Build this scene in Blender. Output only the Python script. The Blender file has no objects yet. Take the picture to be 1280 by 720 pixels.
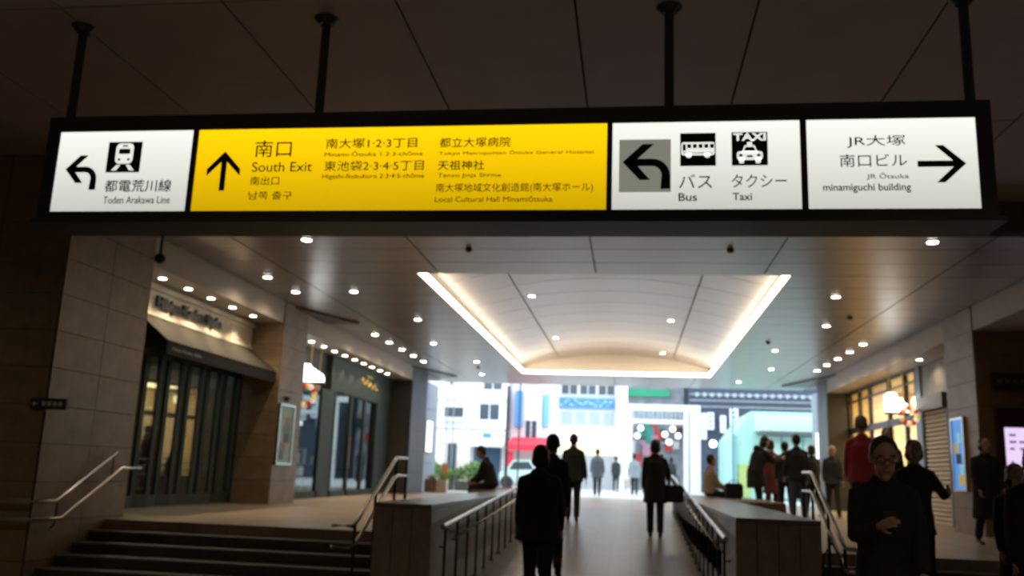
import bpy, bmesh, math, random
from mathutils import Vector, Matrix
random.seed(7)
PI = math.pi
SC = bpy.context.scene
COL = SC.collection
# ------------------------------------------------------------------ camera
cd = bpy.data.cameras.new('camera'); cam = bpy.data.objects.new('camera', cd); COL.objects.link(cam)
R = Matrix(((0.99109, -0.00917, 0.13287), (0.13082, -0.20674, -0.96961), (0.03637, 0.97835, -0.20370)))
vx = Vector(R[0]).normalized(); vy = Vector(R[1]).normalized(); vz = vx.cross(vy).normalized(); vx = vy.cross(vz)
cam.matrix_world = Matrix.Translation((0, 0, 1.54)) @ Matrix((vx, vy, vz)).to_4x4()
cd.sensor_width = 36; cd.lens = 1106.77 / 1280 * 36; cd.clip_start = .05; cd.clip_end = 300
cd.dof.use_dof = True; cd.dof.focus_distance = 2.7; cd.dof.aperture_fstop = 2.7
SC.camera = cam
# ------------------------------------------------------------------ world, exposure
w = bpy.data.worlds.new('overcast_sky'); SC.world = w; w.use_nodes = True
bg = w.node_tree.nodes['Background']; bg.inputs[0].default_value = (.80, .91, 1.0, 1); bg.inputs[1].default_value = 3.5
SC.view_settings.view_transform = 'Standard'; SC.view_settings.look = 'None'
SC.view_settings.exposure = 0.0; SC.view_settings.gamma = 1
DL = 34.0        # watts of an ordinary ceiling downlight

# ------------------------------------------------------------------ materials
_m = {}
def mat(name, col, rough=.6, metal=0., var=0., scale=6., bump=0., emit=None, es=1., spec=.5, aniso=0., coat=0.):
    if name in _m: return _m[name]
    m = bpy.data.materials.new(name); m.use_nodes = True; nt = m.node_tree; p = nt.nodes['Principled BSDF']
    p.inputs['Base Color'].default_value = (*col, 1); p.inputs['Roughness'].default_value = rough
    p.inputs['Metallic'].default_value = metal; p.inputs['Specular IOR Level'].default_value = spec
    p.inputs['Coat Weight'].default_value = coat
    if var or bump:
        tc = nt.nodes.new('ShaderNodeTexCoord'); n = nt.nodes.new('ShaderNodeTexNoise')
        n.inputs['Scale'].default_value = scale; n.inputs['Detail'].default_value = 5
        nt.links.new(tc.outputs['Object'], n.inputs['Vector'])
        if var:
            r = nt.nodes.new('ShaderNodeValToRGB')
            r.color_ramp.elements[0].position = .3; r.color_ramp.elements[1].position = .7
            r.color_ramp.elements[0].color = (*[c * (1 - var) for c in col], 1)
            r.color_ramp.elements[1].color = (*[min(1, c * (1 + var)) for c in col], 1)
            nt.links.new(n.outputs['Fac'], r.inputs[0]); nt.links.new(r.outputs[0], p.inputs['Base Color'])
        if bump:
            b = nt.nodes.new('ShaderNodeBump'); b.inputs['Strength'].default_value = bump; b.inputs['Distance'].default_value = .01
            nt.links.new(n.outputs['Fac'], b.inputs['Height']); nt.links.new(b.outputs[0], p.inputs['Normal'])
    if emit:
        p.inputs['Emission Color'].default_value = (*emit, 1); p.inputs['Emission Strength'].default_value = es
    _m[name] = m; return m

def tile_floor(name, col, sx, sy, rough):
    m = mat(name, col, rough); nt = m.node_tree; p = nt.nodes['Principled BSDF']
    tc = nt.nodes.new('ShaderNodeTexCoord'); br = nt.nodes.new('ShaderNodeTexBrick'); n = nt.nodes.new('ShaderNodeTexNoise')
    br.inputs['Scale'].default_value = 1; br.inputs['Brick Width'].default_value = sx; br.inputs['Row Height'].default_value = sy
    br.inputs['Mortar Size'].default_value = .006; br.offset = 0
    br.inputs['Color1'].default_value = (*[c * .93 for c in col], 1); br.inputs['Color2'].default_value = (*[c * 1.07 for c in col], 1)
    br.inputs['Mortar'].default_value = (*[c * .55 for c in col], 1)
    nt.links.new(tc.outputs['Object'], br.inputs['Vector']); nt.links.new(tc.outputs['Object'], n.inputs['Vector'])
    n.inputs['Scale'].default_value = 3
    mx = nt.nodes.new('ShaderNodeMixRGB'); mx.blend_type = 'MULTIPLY'; mx.inputs[0].default_value = .25
    nt.links.new(br.outputs['Color'], mx.inputs[1]); nt.links.new(n.outputs['Fac'], mx.inputs[2]); nt.links.new(mx.outputs[0], p.inputs['Base Color'])
    return m

def glass(name, tint=(.9, .95, .93), refl=.12, rough=.02):
    m = bpy.data.materials.new(name); m.use_nodes = True; nt = m.node_tree; nt.nodes.remove(nt.nodes['Principled BSDF'])
    t = nt.nodes.new('ShaderNodeBsdfTransparent'); t.inputs[0].default_value = (*tint, 1)
    g = nt.nodes.new('ShaderNodeBsdfGlossy'); g.inputs['Roughness'].default_value = rough
    f0 = nt.nodes.new('ShaderNodeLayerWeight'); f0.inputs[0].default_value = .5
    pw_ = nt.nodes.new('ShaderNodeMath'); pw_.operation = 'POWER'; pw_.inputs[1].default_value = 3.5; nt.links.new(f0.outputs['Facing'], pw_.inputs[0])
    f = nt.nodes.new('ShaderNodeMapRange'); f.inputs[3].default_value = refl * .35; f.inputs[4].default_value = min(1, refl * 2.4); nt.links.new(pw_.outputs[0], f.inputs[0])
    mx = nt.nodes.new('ShaderNodeMixShader'); nt.links.new(f.outputs[0], mx.inputs[0])
    nt.links.new(t.outputs[0], mx.inputs[1]); nt.links.new(g.outputs[0], mx.inputs[2])
    nt.links.new(mx.outputs[0], nt.nodes['Material Output'].inputs[0]); return m

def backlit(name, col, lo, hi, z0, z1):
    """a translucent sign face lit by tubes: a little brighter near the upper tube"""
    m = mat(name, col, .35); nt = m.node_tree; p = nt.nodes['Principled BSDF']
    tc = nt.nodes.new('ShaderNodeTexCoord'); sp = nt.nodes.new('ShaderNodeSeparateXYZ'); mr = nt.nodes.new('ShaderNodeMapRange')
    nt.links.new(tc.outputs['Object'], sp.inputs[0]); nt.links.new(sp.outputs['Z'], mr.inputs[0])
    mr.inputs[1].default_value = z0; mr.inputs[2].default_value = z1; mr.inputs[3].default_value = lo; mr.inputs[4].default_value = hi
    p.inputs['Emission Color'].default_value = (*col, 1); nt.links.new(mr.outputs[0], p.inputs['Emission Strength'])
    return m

stone = mat('beige_stone', (.225, .15, .085), .45, var=.18, scale=5, bump=.15)
stone_d = mat('grey_stone', (.17, .155, .125), .5, var=.2, scale=5, bump=.15)
stone_wall = mat('low_wall_stone', (.26, .20, .165), .35, var=.15, scale=9, bump=.1)
grout = mat('joint_grout', (.06, .05, .04), .9)
ceil_m = mat('ceiling_metal', (.40, .375, .37), .30, .55, var=.05, scale=2)
ceil_n = mat('near_ceiling_panel', (.40, .32, .30), .5, .1, var=.06, scale=2)
vault_m = mat('vault_metal', (.50, .48, .48), .33, .35)
bronze = mat('dark_bronze', (.045, .035, .03), .35, .5)
soffit_m = mat('soffit_paint', (.42, .38, .35), .5, var=.04)
floor_u = tile_floor('floor_tile', (.40, .31, .23), .6, .6, .38)
floor_l = tile_floor('lower_floor_tile', (.30, .27, .24), .6, .6, .4)
ramp_m = tile_floor('ramp_tile', (.25, .225, .205), .3, .3, .33)
plaza_m = tile_floor('plaza_paving', (.62, .63, .64), .4, .4, .6)
tread_m = mat('stair_stone', (.055, .05, .045), .5, var=.2, scale=12)
nosing_m = mat('stair_nosing', (.22, .20, .17), .45)
steel = mat('brushed_steel', (.62, .58, .54), .24, 1.)
dsteel = mat('dark_steel', (.05, .048, .045), .4, .7)
black = mat('black_paint', (.012, .012, .013), .5)
housing = mat('sign_housing', (.05, .056, .06), .45, .2)
ink = mat('sign_ink', (.008, .008, .01), .5)
greenblack = mat('green_black_paint', (.010, .022, .020), .6)
cream = mat('cream_plaster', (.72, .66, .54), .6, var=.04)
olive = mat('olive_canvas', (.028, .024, .016), .85, var=.1, scale=20)
valance_m = mat('black_canvas', (.010, .011, .012), .85)
sglass = glass('shop_glass', (.70, .82, .80), .28)
cglass = glass('clear_glass', (.93, .96, .94), .12)
lens_m = mat('lamp_lens', (1, 1, 1), .4, emit=(1, .92, .80), es=16)
lens_soft = mat('lamp_lens_soft', (1, 1, 1), .4, emit=(1, .95, .88), es=4)
strip_m = mat('cove_led', (1, 1, 1), .5, emit=(1, .79, .56), es=10.0)
neon_m = mat('white_neon', (1, 1, 1), .5, emit=(.85, .97, 1), es=5)
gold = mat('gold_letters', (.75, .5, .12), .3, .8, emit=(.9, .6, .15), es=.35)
brass = mat('brass_rod', (.6, .45, .2), .3, 1)
white_f = mat('white_facade', (.80, .82, .84), .7, var=.04)
grey_f = mat('grey_facade', (.48, .50, .52), .7, var=.06)
beige_f = mat('beige_facade', (.72, .66, .60), .8, var=.05)
win_m = mat('dark_window', (.06, .08, .10), .15)
blue_f = mat('blue_board', (.08, .28, .60), .5)
red_f = mat('red_awning', (.75, .03, .06), .7)
navy = mat('navy_cladding', (.035, .05, .085), .5, var=.15)
mint = mat('mint_panel', (.42, .74, .66), .35, var=.05)
mint_l = mat('mint_light_panel', (.60, .86, .78), .35, var=.05)
leaf = mat('leaf_green', (.30, .46, .10), .7, var=.4, scale=9)
leaf2 = mat('leaf_dark', (.05, .12, .04), .7, var=.4, scale=9)
timber = mat('brown_timber', (.22, .13, .08), .6, var=.2)
lampglobe = mat('globe_lit', (1, 1, 1), .4, emit=(1, .98, .95), es=2.2)

# ------------------------------------------------------------------ mesh helpers
class MB:
    def __init__(s): s.bm = bmesh.new()
    def box(s, x0, x1, y0, y1, z0, z1):
        v = [s.bm.verts.new(p) for p in ((x0, y0, z0), (x1, y0, z0), (x1, y1, z0), (x0, y1, z0), (x0, y0, z1), (x1, y0, z1), (x1, y1, z1), (x0, y1, z1))]
        for f in ((3, 2, 1, 0), (4, 5, 6, 7), (0, 1, 5, 4), (1, 2, 6, 5), (2, 3, 7, 6), (3, 0, 4, 7)): s.bm.faces.new([v[i] for i in f])
        return s
    def prism(s, pts, d):
        """extrude the polygon pts by the vector d"""
        d = Vector(d); a = [s.bm.verts.new(Vector(p)) for p in pts]; b = [s.bm.verts.new(Vector(p) + d) for p in pts]; n = len(a)
        s.bm.faces.new(a[::-1]); s.bm.faces.new(b)
        for i in range(n): s.bm.faces.new((a[i], a[(i + 1) % n], b[(i + 1) % n], b[i]))
        return s
    def chain(s, pts, rad, n=10, ref=(1, 0, 0), cap=True):
        """closed tube through pts; rad = r or (r_ref, r_other) per point"""
        pts = [Vector(p) for p in pts]; rings = []
        for i, p in enumerate(pts):
            t = (pts[min(i + 1, len(pts) - 1)] - pts[max(i - 1, 0)]).normalized()
            u = Vector(ref) - t * t.dot(Vector(ref))
            if u.length < .05: u = Vector((0, 1, 0)) - t * t.y
            u.normalize(); v = t.cross(u); r = rad[i] if isinstance(rad, (list, tuple)) else rad
            ra, rb = r if isinstance(r, tuple) else (r, r)
            rings.append([s.bm.verts.new(p + u * ra * math.cos(2 * PI * k / n) + v * rb * math.sin(2 * PI * k / n)) for k in range(n)])
        for a, b in zip(rings, rings[1:]):
            for k in range(n): s.bm.faces.new((a[k], a[(k + 1) % n], b[(k + 1) % n], b[k]))
        if cap: s.bm.faces.new(rings[0][::-1]); s.bm.faces.new(rings[-1])
        return s
    def ell(s, c, r, seg=12, rings=8, M=None):
        g = bmesh.ops.create_uvsphere(s.bm, u_segments=seg, v_segments=rings, radius=1)
        T = Matrix.Translation(c) @ (M.to_4x4() if M else Matrix()) @ Matrix.Diagonal((*r, 1))
        bmesh.ops.transform(s.bm, matrix=T, verts=g['verts']); return s
    def disc(s, c, r, t, n=20):
        c = Vector(c); return s.prism([c + Vector((r * math.cos(2 * PI * k / n), r * math.sin(2 * PI * k / n), 0)) for k in range(n)], (0, 0, t))
    def mesh(s, name, smooth=False):
        me = bpy.data.meshes.new(name); bmesh.ops.recalc_face_normals(s.bm, faces=s.bm.faces[:]); s.bm.to_mesh(me); s.bm.free()
        if smooth:
            for p in me.polygons: p.use_smooth = True
        return me
    def obj(s, name, m, parent=None, smooth=False, bevel=0):
        if bevel: bmesh.ops.bevel(s.bm, geom=s.bm.edges[:], offset=bevel, segments=2, affect='EDGES')
        me = s.mesh(name, smooth); me.materials.append(m); return put(name, me, parent)
def put(name, me, parent=None, loc=None):
    o = bpy.data.objects.new(name, me); COL.objects.link(o); o.parent = parent
    if loc: o.location = loc
    return o
def box(name, m, x0, x1, y0, y1, z0, z1, parent=None, bevel=0): return MB().box(x0, x1, y0, y1, z0, z1).obj(name, m, parent, bevel=bevel)
def tag(o, label, cat, group=None):
    o['label'] = label; o['category'] = cat
    if group: o['group'] = group
    return o
def thing(name, label, cat, loc=(0, 0, 0), rz=0, group=None):
    o = bpy.data.objects.new(name, None); COL.objects.link(o); o.location = loc; o.rotation_euler = (0, 0, rz); o.empty_display_size = .1
    return tag(o, label, cat, group)
def struct(o, label=None):
    o['kind'] = 'structure'
    if label: o['label'] = label
    return o
def grid(name, m, parent, axis, at, th, us, vs, gap=.004, bevel=0):
    """one object per tile: axis = normal axis; us, vs = edge lists; th = signed thickness from the plane"""
    cache = {}
    for u0, u1 in zip(us, us[1:]):
        for v0, v1 in zip(vs, vs[1:]):
            k = (round(u1 - u0, 3), round(v1 - v0, 3))
            if k not in cache:
                a, b = k[0] - 2 * gap, k[1] - 2 * gap; t0, t1 = min(0, th), max(0, th)
                q = {'x': (t0, t1, 0, a, 0, b), 'y': (0, a, t0, t1, 0, b), 'z': (0, a, 0, b, t0, t1)}[axis]
                me = MB().box(*q).mesh(name); me.materials.append(m); cache[k] = me
            l = {'x': (at, u0 + gap, v0 + gap), 'y': (u0 + gap, at, v0 + gap), 'z': (u0 + gap, v0 + gap, at)}[axis]
            put(name, cache[k], parent, l)
def steps(a, b, d):
    n = max(1, round(abs(b - a) / d)); return [a + (b - a) * i / n for i in range(n + 1)]
def text(body, m, parent, x0, x1, z0, z1, y, name='lettering', ext=.0015, plane='xz', bold=0.0, res=4):
    """flat lettering fitted to a rectangle; plane 'xz' faces -Y, 'yz+' faces +X, 'yz-' faces -X"""
    c = bpy.data.curves.new('t', 'FONT'); c.body = body; c.size = .2; c.resolution_u = res; c.extrude = ext; c.offset = bold
    o = bpy.data.objects.new('t', c); COL.objects.link(o)
    bpy.context.view_layer.update()
    me = bpy.data.meshes.new_from_object(o.evaluated_get(bpy.context.evaluated_depsgraph_get()))
    bpy.data.objects.remove(o); bpy.data.curves.remove(c)
    xs = [v.co.x for v in me.vertices]; ys = [v.co.y for v in me.vertices]
    ax, bx, ay, by = min(xs), max(xs), min(ys), max(ys)
    for v in me.vertices:
        a = x0 + (v.co.x - ax) / (bx - ax) * (x1 - x0); h = z0 + (v.co.y - ay) / (by - ay) * (z1 - z0); dz = v.co.z
        v.co = (a, y - dz, h) if plane == 'xz' else ((y + dz, a, h) if plane == 'yz+' else (y - dz, a, h))
    me.materials.clear(); me.materials.append(m); me.name = name
    return put(name, me, parent)
def poly(parent, name, m, pts, rect, y, t=.003):
    """flat mark from points in a 0..1 square mapped on rect (x0,x1,z0,z1) facing -Y"""
    x0, x1, z0, z1 = rect
    return MB().prism([(x0 + (x1 - x0) * a, y, z0 + (z1 - z0) * b) for a, b in pts], (0, -t, 0)).obj(name, m, parent)

# ================================================================== THE SHELL
XL, XR = -6.6, 5.7          # pillar faces and soffit fascia
SL, SR = -7.2, 6.3          # shop fronts
YB, YE = 11.1, 31.0         # bulkhead, far end of the ceiling
Y0 = 10.45                  # top riser of both stairs
ZU, ZC, ZN, ZS = .8, 4.6, 5.0, 4.17
# floors
fl = struct(MB().box(-13, 13, -7, Y0 + .02, -.2, 0).obj('floor', floor_l))
uf = MB(); uf.box(-13, -2.0, Y0, YE, .5, ZU).box(1.0, 13, Y0, YE, .5, ZU).box(-2.0, 1.0, 21.3, YE, .5, ZU)
uf = struct(uf.obj('floor_upper', floor_u)); uf.name = 'floor'
struct(MB().box(-40, 40, YE, 75, .5, ZU - .001).obj('floor', plaza_m))
rp = MB().prism([(-1.995, 6.8, -.1), (-1.995, 6.8, 0.0), (-1.995, 21.3, ZU), (-1.995, 21.3, -.1)], (2.99, 0, 0)).obj('ramp', ramp_m)
tag(rp, 'long grey tiled ramp rising between two low stone walls', 'ramp')
# walls : left
def stone_wall_block(name, x0, x1, y0, y1, z0, z1, faces, m=stone, tw=.85, th=.41):
    w_ = struct(box(name, grout, x0, x1, y0, y1, z0, z1))
    for f in faces:
        if f[0] == 'x': at, t, us = (x1, .015, steps(y0, y1, tw)) if f == 'x+' else (x0, -.015, steps(y0, y1, tw)); grid('stone_tile', m, w_, 'x', at, t, us, steps(z0, z1, th))
        else: at, t = (y0, -.015); grid('stone_tile', m, w_, 'y', at, t, steps(x0, x1, tw), steps(z0, z1, th))
    return w_
stone_wall_block('wall_left', -9.8, -6.4, 9.05, 10.85, 0, ZN, ('x+', 'y-'))
struct(box('wall_left', stone_d, -13, -9.8, 9.05, 10.85, 0, ZN))
struct(box('wall_left', stone_d, -13.2, -13, -7, 10.85, 0, ZN)); struct(box('wall_right', stone_d, 13, 13.2, -7, 16.9, 0, ZN))
struct(box('wall_back', stone_d, -13, 13, -7.2, -7, 0, ZN))
# pillar returns between the shops
stone_wall_block('wall_left', -9.2, SL, 10.85, 11.9, ZU, ZC, ())
stone_wall_block('wall_left', -9.2, XL, 15.95, 17.2, ZU, ZC, ('x+', 'y-'), tw=.62)
stone_wall_block('wall_left', -9.2, XL, 26.2, 28.2, ZU, ZC, ('x+', 'y-'), m=mat('dark_stone', (.035, .032, .03), .4, var=.15), tw=1.0, th=.6)
blueg = mat('blue_grey_panel', (.30, .34, .40), .45, .1, var=.05)
wl = struct(box('wall_left', grout, -9.2, SL, 28.2, YE + 1.6, ZU, ZC)); grid('wall_panel', blueg, wl, 'x', SL, .02, steps(28.2, YE + 1.6, 1.5), steps(ZU, ZC, .95), .006)
stone_wall_block('wall_right', XR, 9.2, 15.7, 17.1, ZU, ZC, ('x-', 'y-'), tw=.66)
struct(box('wall_right', stone_d, SR, 9.2, 17.1, 18.9, ZU, ZC))
struct(box('wall_right', stone_d, 9.2, 13, 11.1, 15.7, ZU, ZC))
stone_wall_block('wall_right', XR, 8.2, 27.2, 28.6, ZU, ZC, ('x-', 'y-'), m=_m['dark_stone'], tw=.7, th=.6)
wr = struct(box('wall_right', grout, SR, 8.2, 28.6, YE + 1.6, ZU, ZC)); grid('wall_panel', blueg, wr, 'x', SR, -.02, steps(28.6, YE + 1.6, 1.5), steps(ZU, ZC, .95), .006)
# near ceiling, bulkhead
cn = struct(box('ceiling', grout, -13, 13, -7, YB, ZN + .03, ZN + .2))
grid('ceiling_panel', ceil_n, cn, 'z', ZN + .03, -.03, [-8.55 + 1.35 * i for i in range(14)], steps(-2, YB, 2.6), .009)
for a in ((-13, -8.55), (9.0, 13)): MB().box(a[0], a[1], -7, YB, ZN, ZN + .03).obj('ceiling_border', ceil_n, cn)
MB().box(-8.55, 9.0, -7, -2, ZN, ZN + .03).obj('ceiling_border', ceil_n, cn)
bk = struct(box('trim_1', grout, -13, 13, YB, YB + .15, ZC, ZN + .2)); bk['label'] = 'ceiling step over the passage entrance'
grid('fascia_panel', mat('bulkhead_metal', (.13, .12, .115), .45, .3), bk, 'y', YB, -.02, [-8.1 + 2.5 * i for i in range(8)], [ZC, ZN], .004)
# far ceiling round the cove
CX0, CX1, CY0, CY1 = -3.41, 2.35, 13.5, 27.6
cf = MB()
for b in ((XL, CX0, YB + .15, YE), (CX1, XR, YB + .15, YE), (CX0, CX1, YB + .15, CY0), (CX0, CX1, CY1, YE)): cf.box(b[0], b[1], b[2], b[3], ZC + .03, ZC + .05)
cf = struct(cf.obj('ceiling', grout))
for ys in (steps(YB, CY0, .8), steps(CY1, YE, .85)):
    grid('ceiling_panel', ceil_m, cf, 'z', ZC + .03, -.03, [XL, -5.55, -3.05, -.57, 1.95, 4.45, XR], ys, .010)
for xs in ([XL, -5.55, CX0], [CX1, 4.45, XR]): grid('ceiling_panel', ceil_m, cf, 'z', ZC + .03, -.03, xs, steps(CY0, CY1, .88), .010)
# side soffits with fascias
sl = struct(box('trim_2', soffit_m, -9.2, XL, 10.85, 28.2, ZS, ZS + .08)); sl['label'] = 'lowered soffit over the left shops'
box('fascia', soffit_m, XL - .08, XL, 10.85, 26.2, ZS + .08, ZC + .03, sl)
sr = struct(box('trim_3', soffit_m, XR, 9.2, 11.25, 28.6, ZS, ZS + .08)); sr['label'] = 'lowered soffit over the right shops'
box('fascia', soffit_m, XR, XR + .08, 11.25, 27.2, ZS + .08, ZC + .03, sr)
for a in ((-9.2, XL - .08), (XR + .08, 9.2)): struct(box('ceiling', soffit_m, a[0], a[1], YB, YE, ZC + .03, ZC + .2))
# dark bronze wedges let into the ceiling beside the pillars
for i, (pts, lb) in enumerate((([(-6.6, 16.4), (-5.87, 18.3), (-6.6, 18.3)], 'dark bronze ceiling wedge over the poster pillar on the left'),
    ([(-6.6, 26.0), (-5.76, 28.8), (-6.6, 29.6)], 'dark bronze ceiling wedge at the far left corner'),
    ([(5.7, 25.9), (4.77, 29.5), (5.7, 29.6)], 'dark bronze ceiling wedge at the far right corner'))):
    o = MB().prism([(x, y, ZC) for x, y in pts], (0, 0, -.05)).obj('trim_%d' % (4 + i), bronze); struct(o, lb)
# cove: lit slot, end walls, barrel vault of curved panels
ZV = 4.80; RISE = .50; cove_m = mat('cove_plaster', (.80, .76, .70), .7)
cv_ = thing('cove_light', 'large rectangular ceiling cove with glowing warm white edges over the ramp', 'cove light', ((CX0 + CX1) / 2, (CY0 + CY1) / 2, ZC))
def C(o): o.location = -Vector(cv_.location); return o
t = .05; PK = .32      # the slot: light strips stand on the rim, the pocket behind them runs PK wide up to the vault
VX0, VX1, VY0, VY1 = CX0 - PK, CX1 + PK, CY0 - PK, CY1 + PK
C(box('led_strip', strip_m, CX0, CX0 + t, CY0, CY1, ZC + .01, ZC + .10, cv_)); C(box('led_strip', strip_m, CX1 - t, CX1, CY0, CY1, ZC + .01, ZC + .10, cv_))
C(box('led_strip', strip_m, CX0 + t, CX1 - t, CY1 - t, CY1, ZC + .01, ZC + .10, cv_))
m_ = MB()
for b in ((VX0 - .02, VX0, VY0, VY1), (VX1, VX1 + .02, VY0, VY1), (VX0, VX1, VY1, VY1 + .02), (VX0, VX1, VY0 - .02, VY0)): m_.box(*b, ZC + .05, ZV + RISE + .1)
C(m_.obj('cove_side', cove_m, cv_))
def vz_(x): u = (x - (CX0 + CX1) / 2) / ((VX1 - VX0) / 2); return ZV + RISE * (1 - u * u)
for a, b, n in ((VX0, -2.3, 6), (-2.3, 1.24, 14), (1.24, VX1, 6)):
    yy = steps(VY0, VY1, 1.2)
    for y0, y1 in zip(yy, yy[1:]):
        m_ = MB(); xs = [a + .014 + (b - a - .028) * i / n for i in range(n + 1)]
        m_.prism([(x, y0 + .014, vz_(x)) for x in xs] + [(x, y0 + .014, vz_(x) + .03) for x in xs[::-1]], (0, y1 - y0 - .028, 0))
        C(m_.obj('vault_panel', vault_m, cv_))
C(box('vault_backing', grout, VX0, VX1, VY0, VY1, ZV + RISE + .06, ZV + RISE + .12, cv_))
# slab over everything so that no sky light leaks in
rf = struct(box('ceiling', grout, -13.2, 13.2, -7.2, YE, 5.4, 5.6)); rf['label'] = 'concrete slab above'
struct(box('wall_far', grey_f, -13.2, 13.2, YE - .15, YE, ZC + .2, 5.6)); struct(box('wall_far', grout, -13.2, -9.2, 10.85, YE, ZU, 5.4)); struct(box('wall_far', grout, 9.2, 13.2, 15.7, YE, ZU, 5.4))

# ------------------------------------------------------------------ downlights
def downlight(x, y, z, label, group, power, r=.062, lens=None, col=(1, .78, .52), size=150, blend=.6):
    t = thing('downlight', label, 'downlight', (x, y, z), 0, group)
    MB().chain([(0, 0, .0), (0, 0, -.012)], [r + .02, r + .015], 20).obj('trim_ring', mat('lamp_trim', (.5, .48, .46), .4), t)
    MB().disc((0, 0, -.019), r, .006).obj('lens', lens or lens_m, t)
    if power:
        l = bpy.data.lights.new('lamp', 'SPOT'); l.energy = power; l.color = col; l.spot_size = math.radians(size); l.spot_blend = blend; l.shadow_soft_size = .05
        o = bpy.data.objects.new('lamp', l); COL.objects.link(o); o.parent = t; o.location = (0, 0, -.04)
    return t
ORD = ['nearest', 'second', 'third', 'fourth', 'fifth', 'sixth', 'seventh', 'eighth', 'ninth', 'tenth', 'eleventh', 'twelfth']
for i, (x, y) in enumerate(((-6.9, 12.0), (-6.88, 12.75), (-6.87, 13.5), (-6.87, 14.3), (-6.86, 15.15))):
    downlight(x, y, ZS, 'bright downlight over the cream shop sign, %s of five' % ORD[i], 'downlights over the cream shop sign', 55, .055, size=110)
for i in range(9):
    downlight(-6.9, 18.3 + i * .77, ZS, 'bright downlight over the dark green shop front, %s of nine' % ORD[i], 'downlights over the green shop front', 45, .06, size=110)
for i in range(5):
    downlight(-6.0, 20 + i * 1.25, ZC, 'downlight in the left ceiling row beside the green shop, %s of five' % ORD[i], 'left ceiling row', DL, .075)
    downlight(5.05, 20.25 + i * 1.25, ZC, 'downlight in the right ceiling row before the lit glazed shop, %s of five' % ORD[i], 'right ceiling row', DL, .075)
for x, y, lb in ((-4.49, 11.39, 'single downlight just under the yellow sign panel'), (3.76, 11.47, 'single downlight just under the right white sign panel'),
    (-6.07, 13.82, 'dim ceiling downlight above the folding doors, nearer of two'), (-6.05, 15.04, 'dim ceiling downlight above the folding doors, farther of two'),
    (-4.93, 14.95, 'ceiling downlight left of the glowing cove corner'), (3.34, 15.01, 'ceiling downlight right of the glowing cove corner'),
    (3.78, 17.9, 'ceiling downlight right of the cove, a step beyond its corner'), (-4.45, 17.81, 'ceiling downlight left of the cove, a step beyond its corner'),
    (-4.88, 21.28, 'ceiling downlight left of the cove beside the row of five'), (-4.41, 24.82, 'ceiling downlight left of the cove near its far end'),
    (-4.8, 28.06, 'far left ceiling downlight beyond the cove'), (3.35, 21.49, 'ceiling downlight right of the cove half way along'),
    (3.8, 25.11, 'ceiling downlight right of the cove near its far end'), (3.32, 28.6, 'far right ceiling downlight beyond the cove')):
    downlight(x, y, ZC, lb, None, DL, .065)
downlight(5.95, 19.4, ZS, 'single downlight over the roller shutter', None, 40, .06)
for x, y, lb in ((-1.74, 14.98, 'vault downlight nearest on the left'), (.74, 17.41, 'vault downlight nearest on the right'), (-1.72, 19.74, 'vault downlight farther on the left'), (.74, 22.12, 'vault downlight farther on the right')):
    k = (vz_(x) - 1.54) / 3.06; downlight(x * k, y * k, vz_(x * k) - .005, lb + ' inside the glowing cove', None, DL, .065)
for i, (x, y) in enumerate(((-3.5, 1.5), (3.5, 1.5), (-9.5, 5.5), (9.5, 5.5), (-7, -3), (-2.4, -3), (2.4, -3), (7, -3))):  # out-of-view lamps added to brighten the near ceiling and hall walls
    downlight(x, y, ZN, ('unseen downlight added to brighten the hall on the near side of the signboard, ' + ('left of the viewpoint', 'right of the viewpoint', 'by the far left wall', 'by the far right wall', 'back row first', 'back row second', 'back row third', 'back row fourth')[i]), None, (120, 120, 80, 80, 120, 120, 120, 120)[i], .05)
# small dark ceiling fittings
for i, (x, y) in enumerate(((-2.3, 11.9), (2.0 - .7, 11.9), (-4.6, 26.2), (3.0, 20.2), (4.0, 16.9))):
    tag(MB().chain([(x, y, ZC), (x, y, ZC - .02), (x, y, ZC - .05)], [.05, .05, .03], 14).obj('smoke_detector', dsteel), 'small dark round ceiling detector, %s from the signboard' % ORD[i], 'detector', 'ceiling detectors')
c_ = thing('security_camera', 'small dark dome camera under the ceiling by the left stone pier', 'camera', (-6.5, 10.95, ZS + .0))
MB().chain([(0.12, 0.02, .42), (.12, .02, .1)], .02, 8).obj('stem', dsteel, c_); MB().ell((.12, .02, .04), (.075, .075, .075)).obj('dome', black, c_, True)

# ================================================================== BIG LIGHT SIGN
SX0, SX1, SZ0, SZ1, SY = -4.54, 2.39, 3.31, 4.135, 6.0
sg = thing('station_sign', 'wide black box signboard with four backlit panels hung across the hall', 'sign', (-1.08, SY + .15, SZ0))
def G(o): o.location = -Vector(sg.location) + o.location; return o
G(MB().box(SX0, SX1, SY + .02, SY + .34, SZ0, SZ1).obj('housing', housing, sg))
PAN = [(-4.437, -3.335), (-3.291, -.193), (-.154, 1.137), (1.18, 2.288)]
m_ = MB(); m_.box(SX0, SX1, SY - .01, SY + .02, 4.012, SZ1).box(SX0, SX1, SY - .01, SY + .02, SZ0, 3.366)
for a, b in ((SX0, PAN[0][0]), (PAN[0][1], PAN[1][0]), (PAN[1][1], PAN[2][0]), (PAN[2][1], PAN[3][0]), (PAN[3][1], SX1)): m_.box(a, b, SY - .01, SY + .02, 3.366, 4.012)
G(m_.obj('front_frame', housing, sg)); G(box('lower_lip', housing, SX0 - .03, SX1 + .05, SY - .03, SY + .36, SZ0 - .035, SZ0, sg))
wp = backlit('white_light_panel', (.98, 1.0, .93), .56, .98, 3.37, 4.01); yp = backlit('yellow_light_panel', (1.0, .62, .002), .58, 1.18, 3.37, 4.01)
panels = []
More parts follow.
